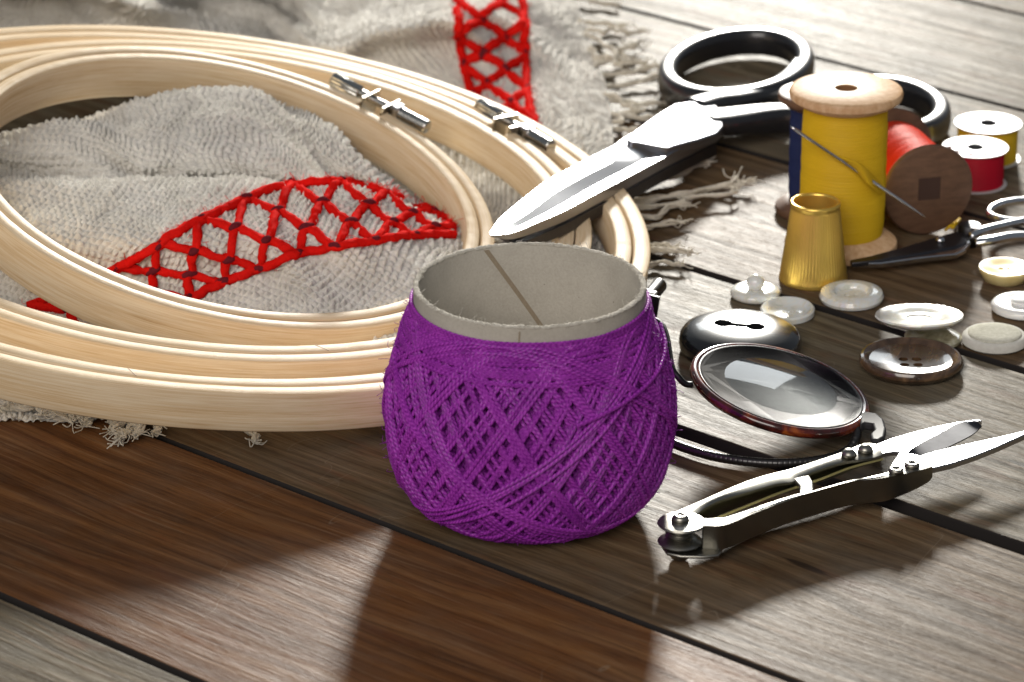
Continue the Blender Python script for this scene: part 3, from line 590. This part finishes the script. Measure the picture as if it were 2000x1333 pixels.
for i in range(420):                                        # lint standing off the yarn
    a = random.uniform(0, 6.28); z = random.uniform(.1, ztop); q = np.array([bc[0]+(RB(z)+.03)*math.cos(a), bc[1]+(RB(z)+.03)*math.sin(a), z]); o = np.array([math.cos(a), math.sin(a), .2])*random.uniform(.03, .10)
    TH.append(tube(cr([q, q+o+RNG.normal(0, .03, 3), q+o*1.2+RNG.normal(0, .06, 3)], 6), .0055, 3))
for z0, am, ph in ((ztop+.09, .035, 1.2), (ztop+.05, .05, 3.6), (ztop+.02, .06, 5.0), (ztop-.02, .07, .3)):
    th = np.linspace(0, 2*np.pi, 420, endpoint=False); z = z0+am*np.cos(th-ph)+.015*np.cos(3*th+ph); R_ = np.maximum(RB(np.minimum(z, ZP[-1]))-.01, RO+.04); TH.append(tube(np.stack([bc[0]+R_*np.cos(th), bc[1]+R_*np.sin(th), z], 1), .036, 8, closed=True, ply=2, pitch=.125, amp=.22))
obj('thread_winding', join(*TH), M_purple, ball)
al = np.radians(np.array([-72, -60, -48, -34, -20, -6, 8])); zl = np.array([2.62, 2.75, 2.86, 2.98, 3.10, 3.24, 3.4]); q = [np.array([bc[0]+(RB(z_)+.10)*math.cos(a_), bc[1]+(RB(z_)+.10)*math.sin(a_), z_]) for a_, z_ in zip(al, zl)]
obj('loose_strand', tube(cr(q, 120), .04, 8, ply=2, pitch=.125, amp=.22), M_purple, ball)

# ------------------------------------------------------------------ wooden spools
def spool_parts(root, M, H, rf, rt, mw, mt, fl=.34, hole=.24, square=False):
    f1 = [(hole, H), (rf-.10, H), (rf-.03, H-.03), (rf, H-.10), (rf-.02, H-fl*.55), (rf-.16, H-fl*.85), (rt-.06, H-fl*1.15), (hole, H-fl*1.15)]
    top = lathe(f1+[f1[0]], 72, M); o = obj('flange', top, mw, root, angle=40)
    f2 = [(a, H-b) for a, b in f1]; obj('flange', lathe((f2+[f2[0]])[::-1], 72, M), mw, root, angle=40)
    z0, z1 = fl*1.0, H-fl*1.0; zs = np.linspace(z1, z0, 190)
    obj('thread', lathe([(rt-.25, z1)]+[(rt*(1-.05*abs((z-(z0+z1)/2)/((z1-z0)/2))**6)+.012*vnoise(np.array([z*5]), np.array([rt*9]), 61)[0]+.0075*abs(math.sin(math.pi*z/.075))*(.6+vnoise(np.array([z*9]), np.array([rt*5]), 62)[0]), z) for z in zs]+[(rt-.25, z0), (rt-.25, z1)], 72, M), mt, root)
    if hole: obj('bore', lathe([(hole+.004, H-.03), (hole+.004, .03), (hole-.02, .03), (hole-.02, H-.03), (hole+.004, H-.03)], 32, M), M_hole, root)
SG = 'wooden spools of sewing thread'
yc = P(1642, 484, 0); Hy = min(np.linspace(2.5, 4.5, 400), key=lambda z: abs(P(1640, 172, z)[1]-yc[1])); sy = scale_at((yc[0], yc[1], Hy/2))
s = thing('thread_spool', 'upright wooden spool of golden yellow thread with a needle stuck in it', 'thread spool', yc, SG)
spool_parts(s, basis(yc, (0, 0, 1)), Hy, 112/scale_at((yc[0], yc[1], Hy)), 83/sy, M_spool, M_yellow)
tail = [PY(x, y, yc[1]-.1) for x, y in ((1716, 330), (1722, 380), (1718, 430), (1720, 470), (1719, 498))]
obj('thread_tail', tube(cr(tail, 40), .018, 6), M_yellow, s)
uc = P(1590, 415, 0); Hu = min(np.linspace(1.8, 4, 400), key=lambda z: abs(P(1595, 178, z)[1]-uc[1])); su_ = scale_at((uc[0], uc[1], 1.2))
s = thing('thread_spool', 'upright wooden spool of navy blue thread mostly hidden behind the yellow spool', 'thread spool', uc, SG)
spool_parts(s, basis(uc, (0, 0, 1)), Hu, 78/su_, 52/su_, M_spooldark, M_navy)
rr_ = 96/90.; fc = PY(1815, 370, 0)*0+P(1815, 370, rr_); axd = np.array([-.25, .97, 0]); axd /= np.linalg.norm(axd)
s = thing('thread_spool', 'wooden spool of red thread lying on its side', 'thread spool', (fc[0], fc[1], 0), SG)
Lr = 2.65; Mr = basis(fc+axd*Lr, -axd, (1, 0, 0)); rr_ = 93/scale_at(fc); Mr[2, 3] = rr_+.01
spool_parts(s, Mr, Lr, rr_, rr_*.80, M_spooldark, M_scarlet, .26, .0)
hb = obj('bore', box((0, .05, Lr-.02), .50, .50, .05, Mr), simple('dark bore', (.05, .024, .016), .9), s, smooth=False)
# needle
n0 = PY(1545, 248, yc[1]-1.02); n1 = PY(1808, 425, yc[1]-1.06); nd = n1-n0
nee = thing('sewing_needle', 'long steel sewing needle pushed under the yellow thread of the upright spool', 'needle', n0)
tn = np.linspace(0, 1, 40)[:, None]; obj('shaft', tube(n0+nd*tn, np.interp(tn[:, 0], [0, .03, .1, .85, 1], [.020, .034, .036, .034, .006]), 10), M_steel, nee)
for k in range(9):                                         # strands of the spool pulled over the needle
    a = PY(1638+k*3, 306+k*1.5, yc[1]-.90); m = PY(1686+k*2-6, 324+k*4.2, yc[1]-1.15); b = PY(1716+k*.6, 358+k*2.5, yc[1]-.84)
    obj('thread_loop', tube(cr([a, m, b], 24), .030, 6), M_yellow, bpy.data.objects['thread_spool'])
# ------------------------------------------------------------------ thimble
tc = P(1588, 545, 0); Ht = min(np.linspace(1, 3, 400), key=lambda z: abs(P(1592, 393, z)[1]-tc[1])); rb = 67/scale_at(tc); rt_ = 47.5/scale_at((tc[0], tc[1], Ht))
s = thing('thimble', 'gold metal open topped thimble with fine vertical ribs standing among the buttons', 'thimble', tc)
pr = [(rb-.07, 0), (rb-.005, .0), (rb, .03), (rb-.01, .10)]+[(rb-.012+(rt_-rb+.01)*t_**.92, .10+(Ht-.2)*t_) for t_ in np.linspace(.02, 1, 24)]+[(rt_+.02, Ht-.07), (rt_+.02, Ht-.03), (rt_, Ht), (rt_-.045, Ht-.005), (rt_-.055, Ht-.05), (rb-.09, .12), (rb-.07, 0)]
obj('shell', lathe(pr, 240, basis(tc, (0, 0, 1)), lambda a, z: 1+.010*np.sin(60*a)*((z > .22) & (z < Ht-.12))), M_gold, s)

# ------------------------------------------------------------------ bobbins
M_bob = simple('satin bobbin metal', (.60, .61, .62), .6, .3)
def bobbin(label, px, py, ztop_, r, mt, group, dot):
    c = P(px, py, ztop_); c0 = np.array([c[0], c[1], 0]); s = thing('bobbin', label, 'bobbin', c0, group); M = basis(c0, (0, 0, 1)); H = ztop_
    fl = [(.24, 0), (r, 0), (r+.01, .013), (r, .026), (.24, .026), (.24, 0)]
    for zz in (H-.026, 0.0):
        o = obj('flange', lathe([(a, b+zz) for a, b in fl][::-1], 64, M), M_bob, s, angle=40)
        cs = [lathe([(0, zz-.1), (.085, zz-.1), (.085, zz+.2), (0, zz+.2)], 12, M@basis((r*.74*math.cos(t_), r*.74*math.sin(t_), 0), (0, 0, 1))) for t_ in np.linspace(0, 2*math.pi, 10, endpoint=False)]
        cut(o, cs)
    obj('hub', lathe([(.21, 0.01), (.25, .01), (.25, H-.01), (.21, H-.01), (.21, .01)], 32, M), M_steel, s, angle=40)
    obj('thread', lathe([(.26, .03), (r*.9, .032), (r*.9, H-.034), (.26, H-.032), (.26, .03)], 64, M), mt, s, angle=50)
BG = 'metal machine bobbins'
bobbin('metal bobbin full of crimson red thread, in front of the yellow one', 1905, 287, .86, .73, M_crimson, BG, 0)
bobbin('metal bobbin full of lemon yellow thread, behind the crimson one', 1930, 240, .86, .76, M_lemon, BG, 1)

# ------------------------------------------------------------------ buttons
BT = 'loose sewing buttons'
def button(label, px, py, rpx, prof, mat, z=0., tilt=(0, 0), holes=None, hr=.07, part='disc'):
    "px, py: centre of the base; profile in units of radius"
    c = P(px, py, z); r = rpx/scale_at(c); s = thing('button', label, 'button', c, BT); M = basis(c, (tilt[0], tilt[1], 1))
    o = obj(part, lathe([(a*r, b*r) for a, b in prof], 72, M), mat, s, angle=50)
    if holes: cut(o, [lathe([(0, -.5), (hr, -.5), (hr, 1.), (0, 1.)], 20, M@basis((hx*r, hy*r, 0), (0, 0, 1))) for hx, hy in holes])
    return s, o, M, r
two = [(-.14, 0), (.14, 0)]; four = [(-.13, .14), (.13, .14), (-.13, -.14), (.13, -.14)]
s, o, M, r = button('small white pearl button with a round shank knob on top', 1475, 580, 49, [(0, .0), (.85, .0), (.98, .08), (1, .2), (.93, .33), (.75, .40), (.5, .38), (.3, .36), (0, .36)], M_pearl)
obj('knob', lathe([(0, .95*r), (.14*r, .93*r), (.28*r, .84*r), (.36*r, .70*r), (.37*r, .55*r), (.30*r, .42*r), (.28*r, .34*r), (0, .34*r)][::-1], 40, M), M_pearl, s)
button('small translucent pearl button with a hollowed face next to the black button', 1538, 615, 53, [(0, .0), (.9, .0), (1, .06), (1, .24), (.94, .30), (.84, .28), (.7, .17), (.4, .11), (0, .10)], M_pearl, 0, (-.03, -.06), two, .04)
button('white pearl button with a round sunken centre in front of the thimble', 1663, 588, 63, [(0, 0), (.8, 0), (.97, .08), (1, .18), (.95, .30), (.8, .36), (.58, .36), (.50, .30), (.46, .22), (.2, .20), (0, .20)], M_pearl, 0, (-.02, -.03), two, .05)
button('small smoked pearl button half hidden under the tilted pearl button', 1822, 668, 56, [(0, 0), (.85, 0), (1, .10), (1, .2), (.9, .26), (.6, .18), (0, .16)], M_pearldk)
button('wide ivory rimmed pearl button tilted on top of a smoked pearl button', 1795, 632, 86, [(0, 0), (.7, .01), (.93, .10), (1, .17), (.985, .21), (.85, .20), (.6, .17), (.55, .14), (.3, .14), (.26, .11), (0, .11)], M_pearl, .27, (-.01, .13), two, .045)
button('cream yellow two hole button with a deep rounded underside at the right edge', 1962, 548, 52, [(0, 0), (.68, 0), (.80, .07), (.97, .40), (1, .50), (.97, .56), (.85, .56), (.6, .50), (0, .46)], M_cream, 0, (0, 0), two, .065)
s, o, M, r = button('white stepped button with raised round centre at the right edge', 1998, 607, 63, [(0, 0), (.85, 0), (.98, .07), (1, .2), (.93, .28), (.75, .31), (.66, .28), (.40, .28), (.40, .38), (.34, .42), (0, .42)], M_white, 0, (0, 0))
s, o, M, r = button('matt grey white button topped with speckled cloth, right of the brown horn button', 1942, 672, 63, [(0, 0), (.9, 0), (1, .08), (1, .26), (.93, .34), (.84, .345), (0, .32)], M_stone)
obj('cloth_cover', lathe([(.82*r, .33*r), (.83*r, .37*r), (.78*r, .405*r), (.5*r, .42*r), (0, .425*r)], 64, M), M_felt, s)
# black coat button with a dumbbell slot
c = P(1445, 685, 0); r = 120/scale_at(c); s = thing('button', 'large glossy black domed button with a dumbbell shaped slot, behind the spectacle lens', 'button', c, BT); M = basis(c, (.02, -.02, 1))
o = obj('disc', lathe([(0, 0), (.9*r, 0), (.985*r, .05*r), (1*r, .15*r), (.985*r, .26*r), (.93*r, .335*r), (.8*r, .395*r), (.6*r, .44*r), (.42*r, .455*r), (.2*r, .45*r), (0, .44*r)], 96, M), M_blackbtn, s, angle=60)
wx = lambda x: max(.07, math.sqrt(max(0, .15**2-(abs(x)-.27)**2)) if abs(x) > .12 else 0)
xs_ = np.linspace(-.418, .418, 40); dm = [(x*r, -(wx(x) if abs(x) < .41 else .03)*r, 0) for x in xs_]+[(x*r, (wx(x) if abs(x) < .41 else .03)*r, 0) for x in xs_[::-1]]
dm = xf(np.array(dm), M@basis((-.02*r, 0, .22*r), (0, 0, 1), (.97, -.22, 0))); cut(o, [prism(dm, np.array([0, 0, 1.0]))])
# brown horn button
c = P(1778, 712, 0); r = 101/scale_at(c)
s, o, M, r = button('large brown horn button with raised rim and four holes', 1778, 720, 101, [(0, 0), (.80, 0), (.93, .05), (1, .14), (1, .20), (.96, .265), (.91, .28), (.86, .255), (.80, .19), (.6, .15), (.3, .135), (0, .13)], M_horn, 0, (0, 0), four, .095)

# ------------------------------------------------------------------ tailor's shears
zt = lambda x: 1.98-(x-958)/(1440-958)*1.30
S3 = lambda x, y, dz=0.: P(x, y, zt(x)+dz)
sh = thing('shears', 'large steel tailoring shears with black handles, tip resting on the wooden hoops', 'scissors', P(1400, 290, 0))
st = [((956, 455), (957, 457), (958, 458), (960, 460)), ((976, 427), (988, 443), (994, 450), (1000, 455)), ((1012, 396), (1034, 415), (1044, 427), (1050, 435)), ((1065, 355), (1085, 377), (1100, 397), (1105, 411)),
      ((1118, 326), (1145, 343), (1157, 364), (1162, 380)), ((1162, 303), (1190, 320), (1225, 329), (1230, 344)), ((1200, 284), (1222, 298), (1296, 291), (1302, 305)), ((1222, 268), (1250, 285), (1342, 268), (1350, 281)), ((1290, 230), (1310, 250), (1380, 246), (1396, 258))]
secs = []
for k, (a, b, c_, d) in enumerate(st):
    th = [.04, .14, .20, .23, .25, .26, .26, .26, .26][k]; hl = [0, .025, .05, .075, .09, .09, .07, .02, 0][k]
    Au, B_, C_, L_ = S3(*a), S3(*b, -.0), S3(*c_, -hl), S3(*d, 0)
    secs.append([Au, B_, C_, L_, L_-[0, 0, th], Au-[0, 0, th*.55]])
secs = np.array(secs); den = np.array([cr(secs[:, j], 60) for j in range(6)]).transpose(1, 0, 2)
o = obj('blade', loft(den), M_blade, sh, angle=14)
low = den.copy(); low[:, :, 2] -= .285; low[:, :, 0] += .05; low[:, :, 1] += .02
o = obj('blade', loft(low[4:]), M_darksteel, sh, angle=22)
plate = [(1224, 271), (1229, 263), (1262, 239), (1295, 216), (1318, 203), (1345, 199), (1372, 199), (1396, 202), (1404, 214), (1410, 230), (1412, 246), (1400, 260), (1365, 272), (1330, 281), (1304, 289), (1290, 287), (1250, 279), (1232, 277)]
o = obj('pivot_plate', prism([S3(x, y, .11) for x, y in plate], (0, 0, -.24)), M_blade, sh, angle=30); bevel(o, .035, 3)
def hpath(pts, n, closed=False): return cr([P(x, y, z) for x, y, z in pts], n, closed)
H1 = hpath([(1356, 212, .84), (1395, 203, .76), (1440, 199, .66), (1490, 190, .56), (1535, 168, .46), (1560, 140, .42)], 60)
ell = lambda c, u_, v_, z0, n: np.array([P(c[0]+u_[0]*math.cos(a)+v_[0]*math.sin(a), c[1]+u_[1]*math.cos(a)+v_[1]*math.sin(a), z0+(.16*max(0, math.sin(a))**2)) for a in np.linspace(0, 2*math.pi, n, endpoint=False)])
R1 = ell((1438, 141), (134, -17), (8, 58), .42, 140)
up = (0, 0, 1)
o = obj('handle', join(tube(R1, .235, 28, True, up, .34, sq=.7), tube(H1, np.interp(np.linspace(0, 1, 60), [0, .5, 1], [.34, .30, .20]), 20, False, up, np.interp(np.linspace(0, 1, 60), [0, .5, 1], [.22, .28, .33]), sq=.65)), M_black, sh, label='black bow handle with the ring in full view')
H2 = hpath([(1376, 240, .74), (1412, 239, .68), (1460, 236, .58), (1530, 232, .50), (1600, 240, .45), (1660, 258, .42)], 70)
R2 = ell((1722, 224), (116, 6), (0, 49), .38, 140)
o = obj('handle', join(tube(R2, .235, 28, True, up, .34, sq=.7), tube(H2, np.interp(np.linspace(0, 1, 70), [0, .4, 1], [.50, .40, .24]), 20, False, up, np.interp(np.linspace(0, 1, 70), [0, .4, 1], [.24, .31, .34]), sq=.6)), M_black, sh, label='black bow handle passing behind the spools')

# ------------------------------------------------------------------ small embroidery scissors
es = thing('embroidery_scissors', 'small dark embroidery scissors with steel handles lying in front of the red spool', 'scissors', P(1880, 480, 0))
def q3(pts, z): return [P(x, y, z) for x, y in pts]
o = obj('blade', prism(q3([(1660, 508), (1700, 500), (1760, 484), (1820, 466), (1868, 452), (1885, 456), (1888, 474), (1866, 482), (1800, 494), (1720, 508), (1664, 514)], .34), (0, 0, -.10)), M_darksteel, es, angle=30); bevel(o, .02, 2)
o = obj('blade', prism(q3([(1662, 514), (1720, 508), (1800, 495), (1862, 484), (1876, 470), (1892, 464), (1896, 474), (1884, 488), (1868, 496), (1800, 503), (1720, 514)], .30), (0, 0, -.12)), M_steel, es, angle=30); bevel(o, .02, 2)
obj('screw', lathe([(0, .10), (.07, .09), (.10, .05), (.10, 0), (0, 0)][::-1], 24, basis(P(1836, 472, .34), (0, 0, 1))), M_steel, es)
o = obj('hinge', lathe([(0, .0), (.24, .0), (.26, .05), (.26, .40), (.22, .46), (0, .46)], 32, basis(P(1893, 478, 0), (0, 0, 1))), M_gun, es, angle=40)
obj('handle', join(tube(cr([P(x, y, z) for x, y, z in ((1895, 462, .42), (1920, 450, .5), (1960, 440, .5), (2030, 425, .45))], 40), .10, 10, up=up, rz=.08),
                   tube(cr([P(x, y, .45) for x, y in ((1932, 415), (1950, 428), (2000, 434), (2050, 428), (2075, 412), (2050, 396), (2000, 392), (1952, 400))], 90, True), .085, 12, True)), M_steel, es)
obj('handle', join(tube(cr([P(x, y, z) for x, y, z in ((1905, 475, .35), (1935, 470, .4), (1980, 462, .4), (2040, 462, .35))], 40), .13, 10, up=up, rz=.10),
                   tube(cr([P(x, y, .35) for x, y in ((2030, 465), (2060, 482), (2110, 486), (2160, 476), (2170, 458), (2130, 446), (2070, 448))], 90, True), .09, 12, True)), M_steel, es)

# ------------------------------------------------------------------ folded spectacles
LC = P(1523, 762, .80)
def lens_pose():
    # left side of the lens raised, right side low: solved from the ellipse seen in the photograph
    R_ = 1.72; sl = scale_at(LC); ux = np.array([R_, 0, 0]); 
    return np.array([.23, -.06, 1.])
nL = lens_pose(); ML = basis(LC, nL); RL = 172/scale_at(LC)*1.0
gl = thing('spectacles', 'round tortoiseshell spectacles with folded black cable temples, lens tilted in front of the black button', 'glasses', P(1530, 830, 0))
def lens_at(M):
    rim_ = obj('rim', lathe([(RL-.10, -.07), (RL-.03, -.10), (RL+.05, -.085), (RL+.085, -.02), (RL+.075, .06), (RL+.01, .10), (RL-.07, .085), (RL-.10, .03), (RL-.10, -.07)], 128, M), M_tort, gl)
    bg_ = 9.0; rs = np.linspace(0, RL-.095, 20); dome = lambda r_: math.sqrt(bg_**2-r_*r_)-math.sqrt(bg_**2-(RL-.1)**2)
    obj('lens', lathe([(r_, dome(r_)+.015) for r_ in rs]+[(r_, dome(r_)-.06) for r_ in rs[::-1]], 96, M), M_lens, rim_)
    obj('screw_lug', lathe([(RL-.10, .085), (RL-.075, .10), (RL-.055, .085)], 128, M), M_gun, rim_)
lens_at(ML)
M2 = ML.copy(); xdir = ML[:3, 0]*math.cos(math.radians(-14))+ML[:3, 1]*math.sin(math.radians(-14)); 
c2 = LC-ML[:3, 0]*(2*RL+1.25)+np.array([0, .9, .15]); M2 = basis(c2, (.10, -.10, 1)); lens_at(M2)
def WP(x, y, z): return P(x, y, z)
eL = LC-ML[:3, 0]*RL*.99; eR = c2+M2[:3, 0]*RL*.99
brg = cr([WP(1352, 752, 1.15), WP(1338, 750, 1.18), WP(1324, 736, 1.32), WP(1312, 716, 1.45), (eL+eR)/2+[0, .25, .35], eR+[.1, .1, .1], eR], 60)
obj('bridge', tube(brg, .062, 12), M_gun, gl)
h0 = WP(1690, 818, .34)
def slab(pts, z, th, mat, name='hinge', **k):
    o = obj(name, prism([P(x, y, z) for x, y in pts], (0, 0, -th)), mat, gl, angle=30); bevel(o, .06, 4); return o
hg = slab([(1678, 808), (1690, 803), (1712, 806), (1726, 818), (1731, 836), (1728, 852), (1716, 860), (1702, 858), (1700, 846), (1708, 838), (1704, 828), (1690, 826), (1680, 830)], .52, .16, M_hinge)
hg = slab([(1690, 812), (1712, 814), (1722, 828), (1724, 846), (1714, 854), (1706, 850), (1712, 838), (1704, 824)], .36, .20, M_hinge)
cab = cr([WP(1672, 838, .40), WP(1672, 856, .30), WP(1655, 880, .14), WP(1610, 897, .10), WP(1540, 905, .09), WP(1470, 903, .09), WP(1400, 893, .09), WP(1340, 876, .09), WP(1280, 850, .09), WP(1225, 815, .09)], 420)
kk = np.linspace(0, 1, 420); obj('temple', tube(cab, .092*(1-.10*(np.arange(420) % 7 == 0)), 12), M_cable, gl)
cab2 = cr([c2-M2[:3, 0]*RL*.98, c2-M2[:3, 0]*RL*1.05+[.1, -.3, -.4], P(1000, 760, .95), P(1120, 770, .4), P(1220, 790, .1)], 160)
obj('temple', tube(cab2, .085, 10), M_cable, gl)

# ------------------------------------------------------------------ thread snips
ZT, ZB = .72, .19
sn = thing('thread_snips', 'steel thread snips with open pointed blades lying in front of the spectacles', 'thread snips', P(1400, 1080, 0))
t3 = lambda pts, z=ZT: [P(x, y, z) for x, y in pts]
def sheet(A_, B_, th, n=60):
    a = cr(A_, n); b = cr(B_, n); e = np.cross(a[n//2]-a[0], b[n//2]-a[n//2]); e = e/np.linalg.norm(e)*th
    if e[2] > 0: e = -e
    return loft([[a[i], b[i], b[i]+e, a[i]+e] for i in range(n)])
# rear arm: top plate with the long slot side, then its far wall
top_r = [(1283, 1020), (1289, 1008), (1308, 1000), (1374, 972), (1466, 933), (1557, 908), (1640, 881), (1690, 861), (1718, 866), (1724, 884), (1700, 890), (1640, 900), (1565, 926), (1549, 936), (1515, 941), (1466, 955), (1399, 976), (1362, 996), (1358, 1004), (1372, 1010), (1380, 1024), (1366, 1036), (1330, 1040), (1300, 1038), (1287, 1032)]
Fe = cr(t3([(1300, 1004), (1330, 990), (1374, 972), (1466, 933), (1557, 908), (1640, 881), (1690, 861), (1720, 866)]), 70); Ne = cr(t3([(1352, 1022), (1356, 1004), (1399, 976), (1466, 955), (1515, 941), (1549, 936), (1565, 926), (1640, 900), (1702, 890), (1724, 884)]), 70)
dn = lambda z: np.array([0, 0, -z])
rsec = [[Fe[i]+dn(.10), Fe[i]*.9+Ne[i]*.1+dn(.025), Fe[i]*.65+Ne[i]*.35, Fe[i]*.25+Ne[i]*.75+dn(.012), Ne[i]+dn(.05), Ne[i]+dn(.10), Fe[i]*.85+Ne[i]*.15+dn(.10), Fe[i]*.85+Ne[i]*.15+dn(ZT-ZB-.06), Fe[i]+dn(ZT-ZB-.06)] for i in range(70)]
disc = lathe([(0, -.07), (.40, -.07), (.43, -.04), (.41, -.012), (.30, 0), (0, .004)], 40, basis(P(1331, 1018, ZT), (0, 0, 1)))
o = obj('arm', join((loft(rsec)[0], loft(rsec)[1], None), (disc[0], disc[1], None)), M_snip, sn, angle=40, label='rear arm, nearer the spectacles')
# front arm: top plate, outer wall, bottom plate
rear_e = [(1366, 1010), (1407, 1007), (1424, 1004), (1557, 963), (1590, 958), (1690, 932), (1735, 920), (1744, 909), (1793, 890), (1808, 898)]
front_e = [(1374, 1027), (1416, 1026), (1480, 1000), (1544, 976), (1656, 943), (1700, 937), (1735, 932), (1780, 923), (1818, 913), (1822, 911)]
A_ = t3(rear_e); B_ = t3(front_e); Cc = [P(x, y, ZT-.04) for x, y in [(x, y+2) for x, y in front_e]]; Dd = [np.array([p[0], p[1], ZB+.03]) for p in Cc]
for i, d_ in enumerate(Dd):
    t_ = i/(len(Dd)-1)
    if t_ > .7: Dd[i] = d_+[0, 0, (t_-.7)*1.0]
in_ = np.array([-.33, .94, 0])
n_ = 70; a = cr(A_, n_); b = cr(B_, n_); c_ = cr(Cc, n_); d_ = cr(Dd, n_)
sec = [[a[i]+dn(.05), a[i]*.8+b[i]*.2+dn(.008), a[i]*.35+b[i]*.65+[0, 0, .006], b[i]+in_*.06+dn(.004), b[i]+in_*.02-[0, 0, .01], c_[i]-[0, 0, .02], d_[i]+[0, 0, .05], d_[i]+in_*.03, d_[i]+in_*.42, d_[i]+in_*.42+[0, 0, .05], d_[i]+in_*.07+[0, 0, .06], c_[i]+in_*.06-[0, 0, .05], a[i]-[0, 0, .09]] for i in range(n_)]
o = obj('arm', loft(sec), M_snip, sn, angle=35, label='front arm with a folded channel wall'); 
o = obj('tail_plate', prism(t3([(1290, 1062), (1310, 1052), (1366, 1050), (1408, 1050), (1412, 1070), (1404, 1084), (1376, 1087), (1330, 1086), (1302, 1080)], ZB+.03), (0, 0, -.06)), M_snip, sn, angle=30); bevel(o, .02, 2)
o = obj('spring', sheet(t3([(1380, 1018), (1450, 990), (1520, 962), (1600, 935), (1660, 912), (1724, 895)], ZT-.12), t3([(1380, 1018), (1450, 990), (1520, 962), (1600, 935), (1660, 912), (1724, 895)], ZB+.12), .04), simple('yellow passivated spring', (.34, .30, .12), .5, .6), sn, angle=30)
o = obj('stop_tab', prism(t3([(1549, 934), (1580, 928), (1588, 938), (1590, 957), (1560, 966), (1562, 946)], ZT-.03)-np.array([[0, 0, z_] for z_ in (0, 0, .02, .07, .07, .03)]), (0, 0, -.14)), M_snip, sn, angle=30); bevel(o, .03, 3)
# blades
o = obj('blade', prism(t3([(1712, 868), (1739, 857), (1780, 845), (1822, 834), (1872, 824), (1905, 820), (1918, 821), (1917, 822), (1875, 827), (1840, 846), (1802, 866), (1778, 881), (1775, 884), (1745, 882), (1722, 886)], ZT-.07), (0, 0, -.09)), M_blade, sn, angle=30, label='rear blade with a ground grey bevel'); bevel(o, .015, 2)
g1 = cr(t3([(1776, 880), (1800, 865), (1838, 845), (1873, 826), (1905, 821.5)], ZT-.062), 30); g2 = cr(t3([(1779, 886), (1816, 881), (1860, 861), (1899, 841), (1918, 824)], ZT-.062), 30)
obj('ground_edge', loft([[g1[i], g2[i]+dn(.085), g2[i]+dn(.11), g1[i]+dn(.03)] for i in range(30)]), M_darksteel, o, angle=30)
o = obj('blade', prism(t3([(1740, 908), (1756, 884), (1781, 886), (1797, 890), (1830, 880), (1905, 863), (1960, 851), (2010, 839), (2030, 836), (1990, 854), (1950, 872), (1905, 890), (1860, 905), (1818, 915), (1760, 925)], ZT-.075), (0, 0, -.12)), M_blade, sn, angle=30, label='front blade, the longer bright one'); bevel(o, .02, 2)
for x, y in ((1658, 890), (1690, 881)): obj('rivet', lathe([(0, .13), (.08, .115), (.13, .06), (.145, 0), (0, 0)][::-1], 28, basis(P(x, y, ZT), (0, 0, 1))), M_snip, sn)
for x, y in ((1750, 922), (1781, 911)): obj('rivet', lathe([(0, .05), (.05, .05), (.06, .075), (.10, .08), (.135, .06), (.14, 0), (0, 0)][::-1], 28, basis(P(x, y, ZT), (0, 0, 1))), M_snip, sn)
obj('rivet', lathe([(0, .09), (.06, .09), (.075, .11), (.11, .10), (.15, .06), (.165, 0), (0, 0)][::-1], 28, basis(P(1329, 1016, ZT), (0, 0, 1))), M_snip, sn)
pc = P(1329, 1016, ZT); pc[2] = 0
o = obj('pivot_post', lathe([(0, 0), (.16, 0), (.18, .03), (.18, ZB+.06), (.36, ZB+.08), (.40, ZB+.12), (.37, ZB+.15), (.25, ZB+.21), (.20, ZB+.22), (.235, ZB+.25), (.20, ZB+.28), (.235, ZB+.31), (.20, ZB+.34), (.235, ZB+.38), (.22, ZT-.08), (0, ZT-.08)], 40, basis(pc, (0, 0, 1))), M_snip, sn, angle=40)
# a snag of yellow thread by the embroidery scissors
tag(obj('thread_scrap', tube(cr([P(x, y, z) for x, y, z in ((1846, 450, .05), (1858, 440, .18), (1866, 430, .1), (1860, 446, .25), (1874, 428, .2))], 60), .035, 6), M_yellow), 'short curled scrap of yellow thread under the red spool', 'thread')
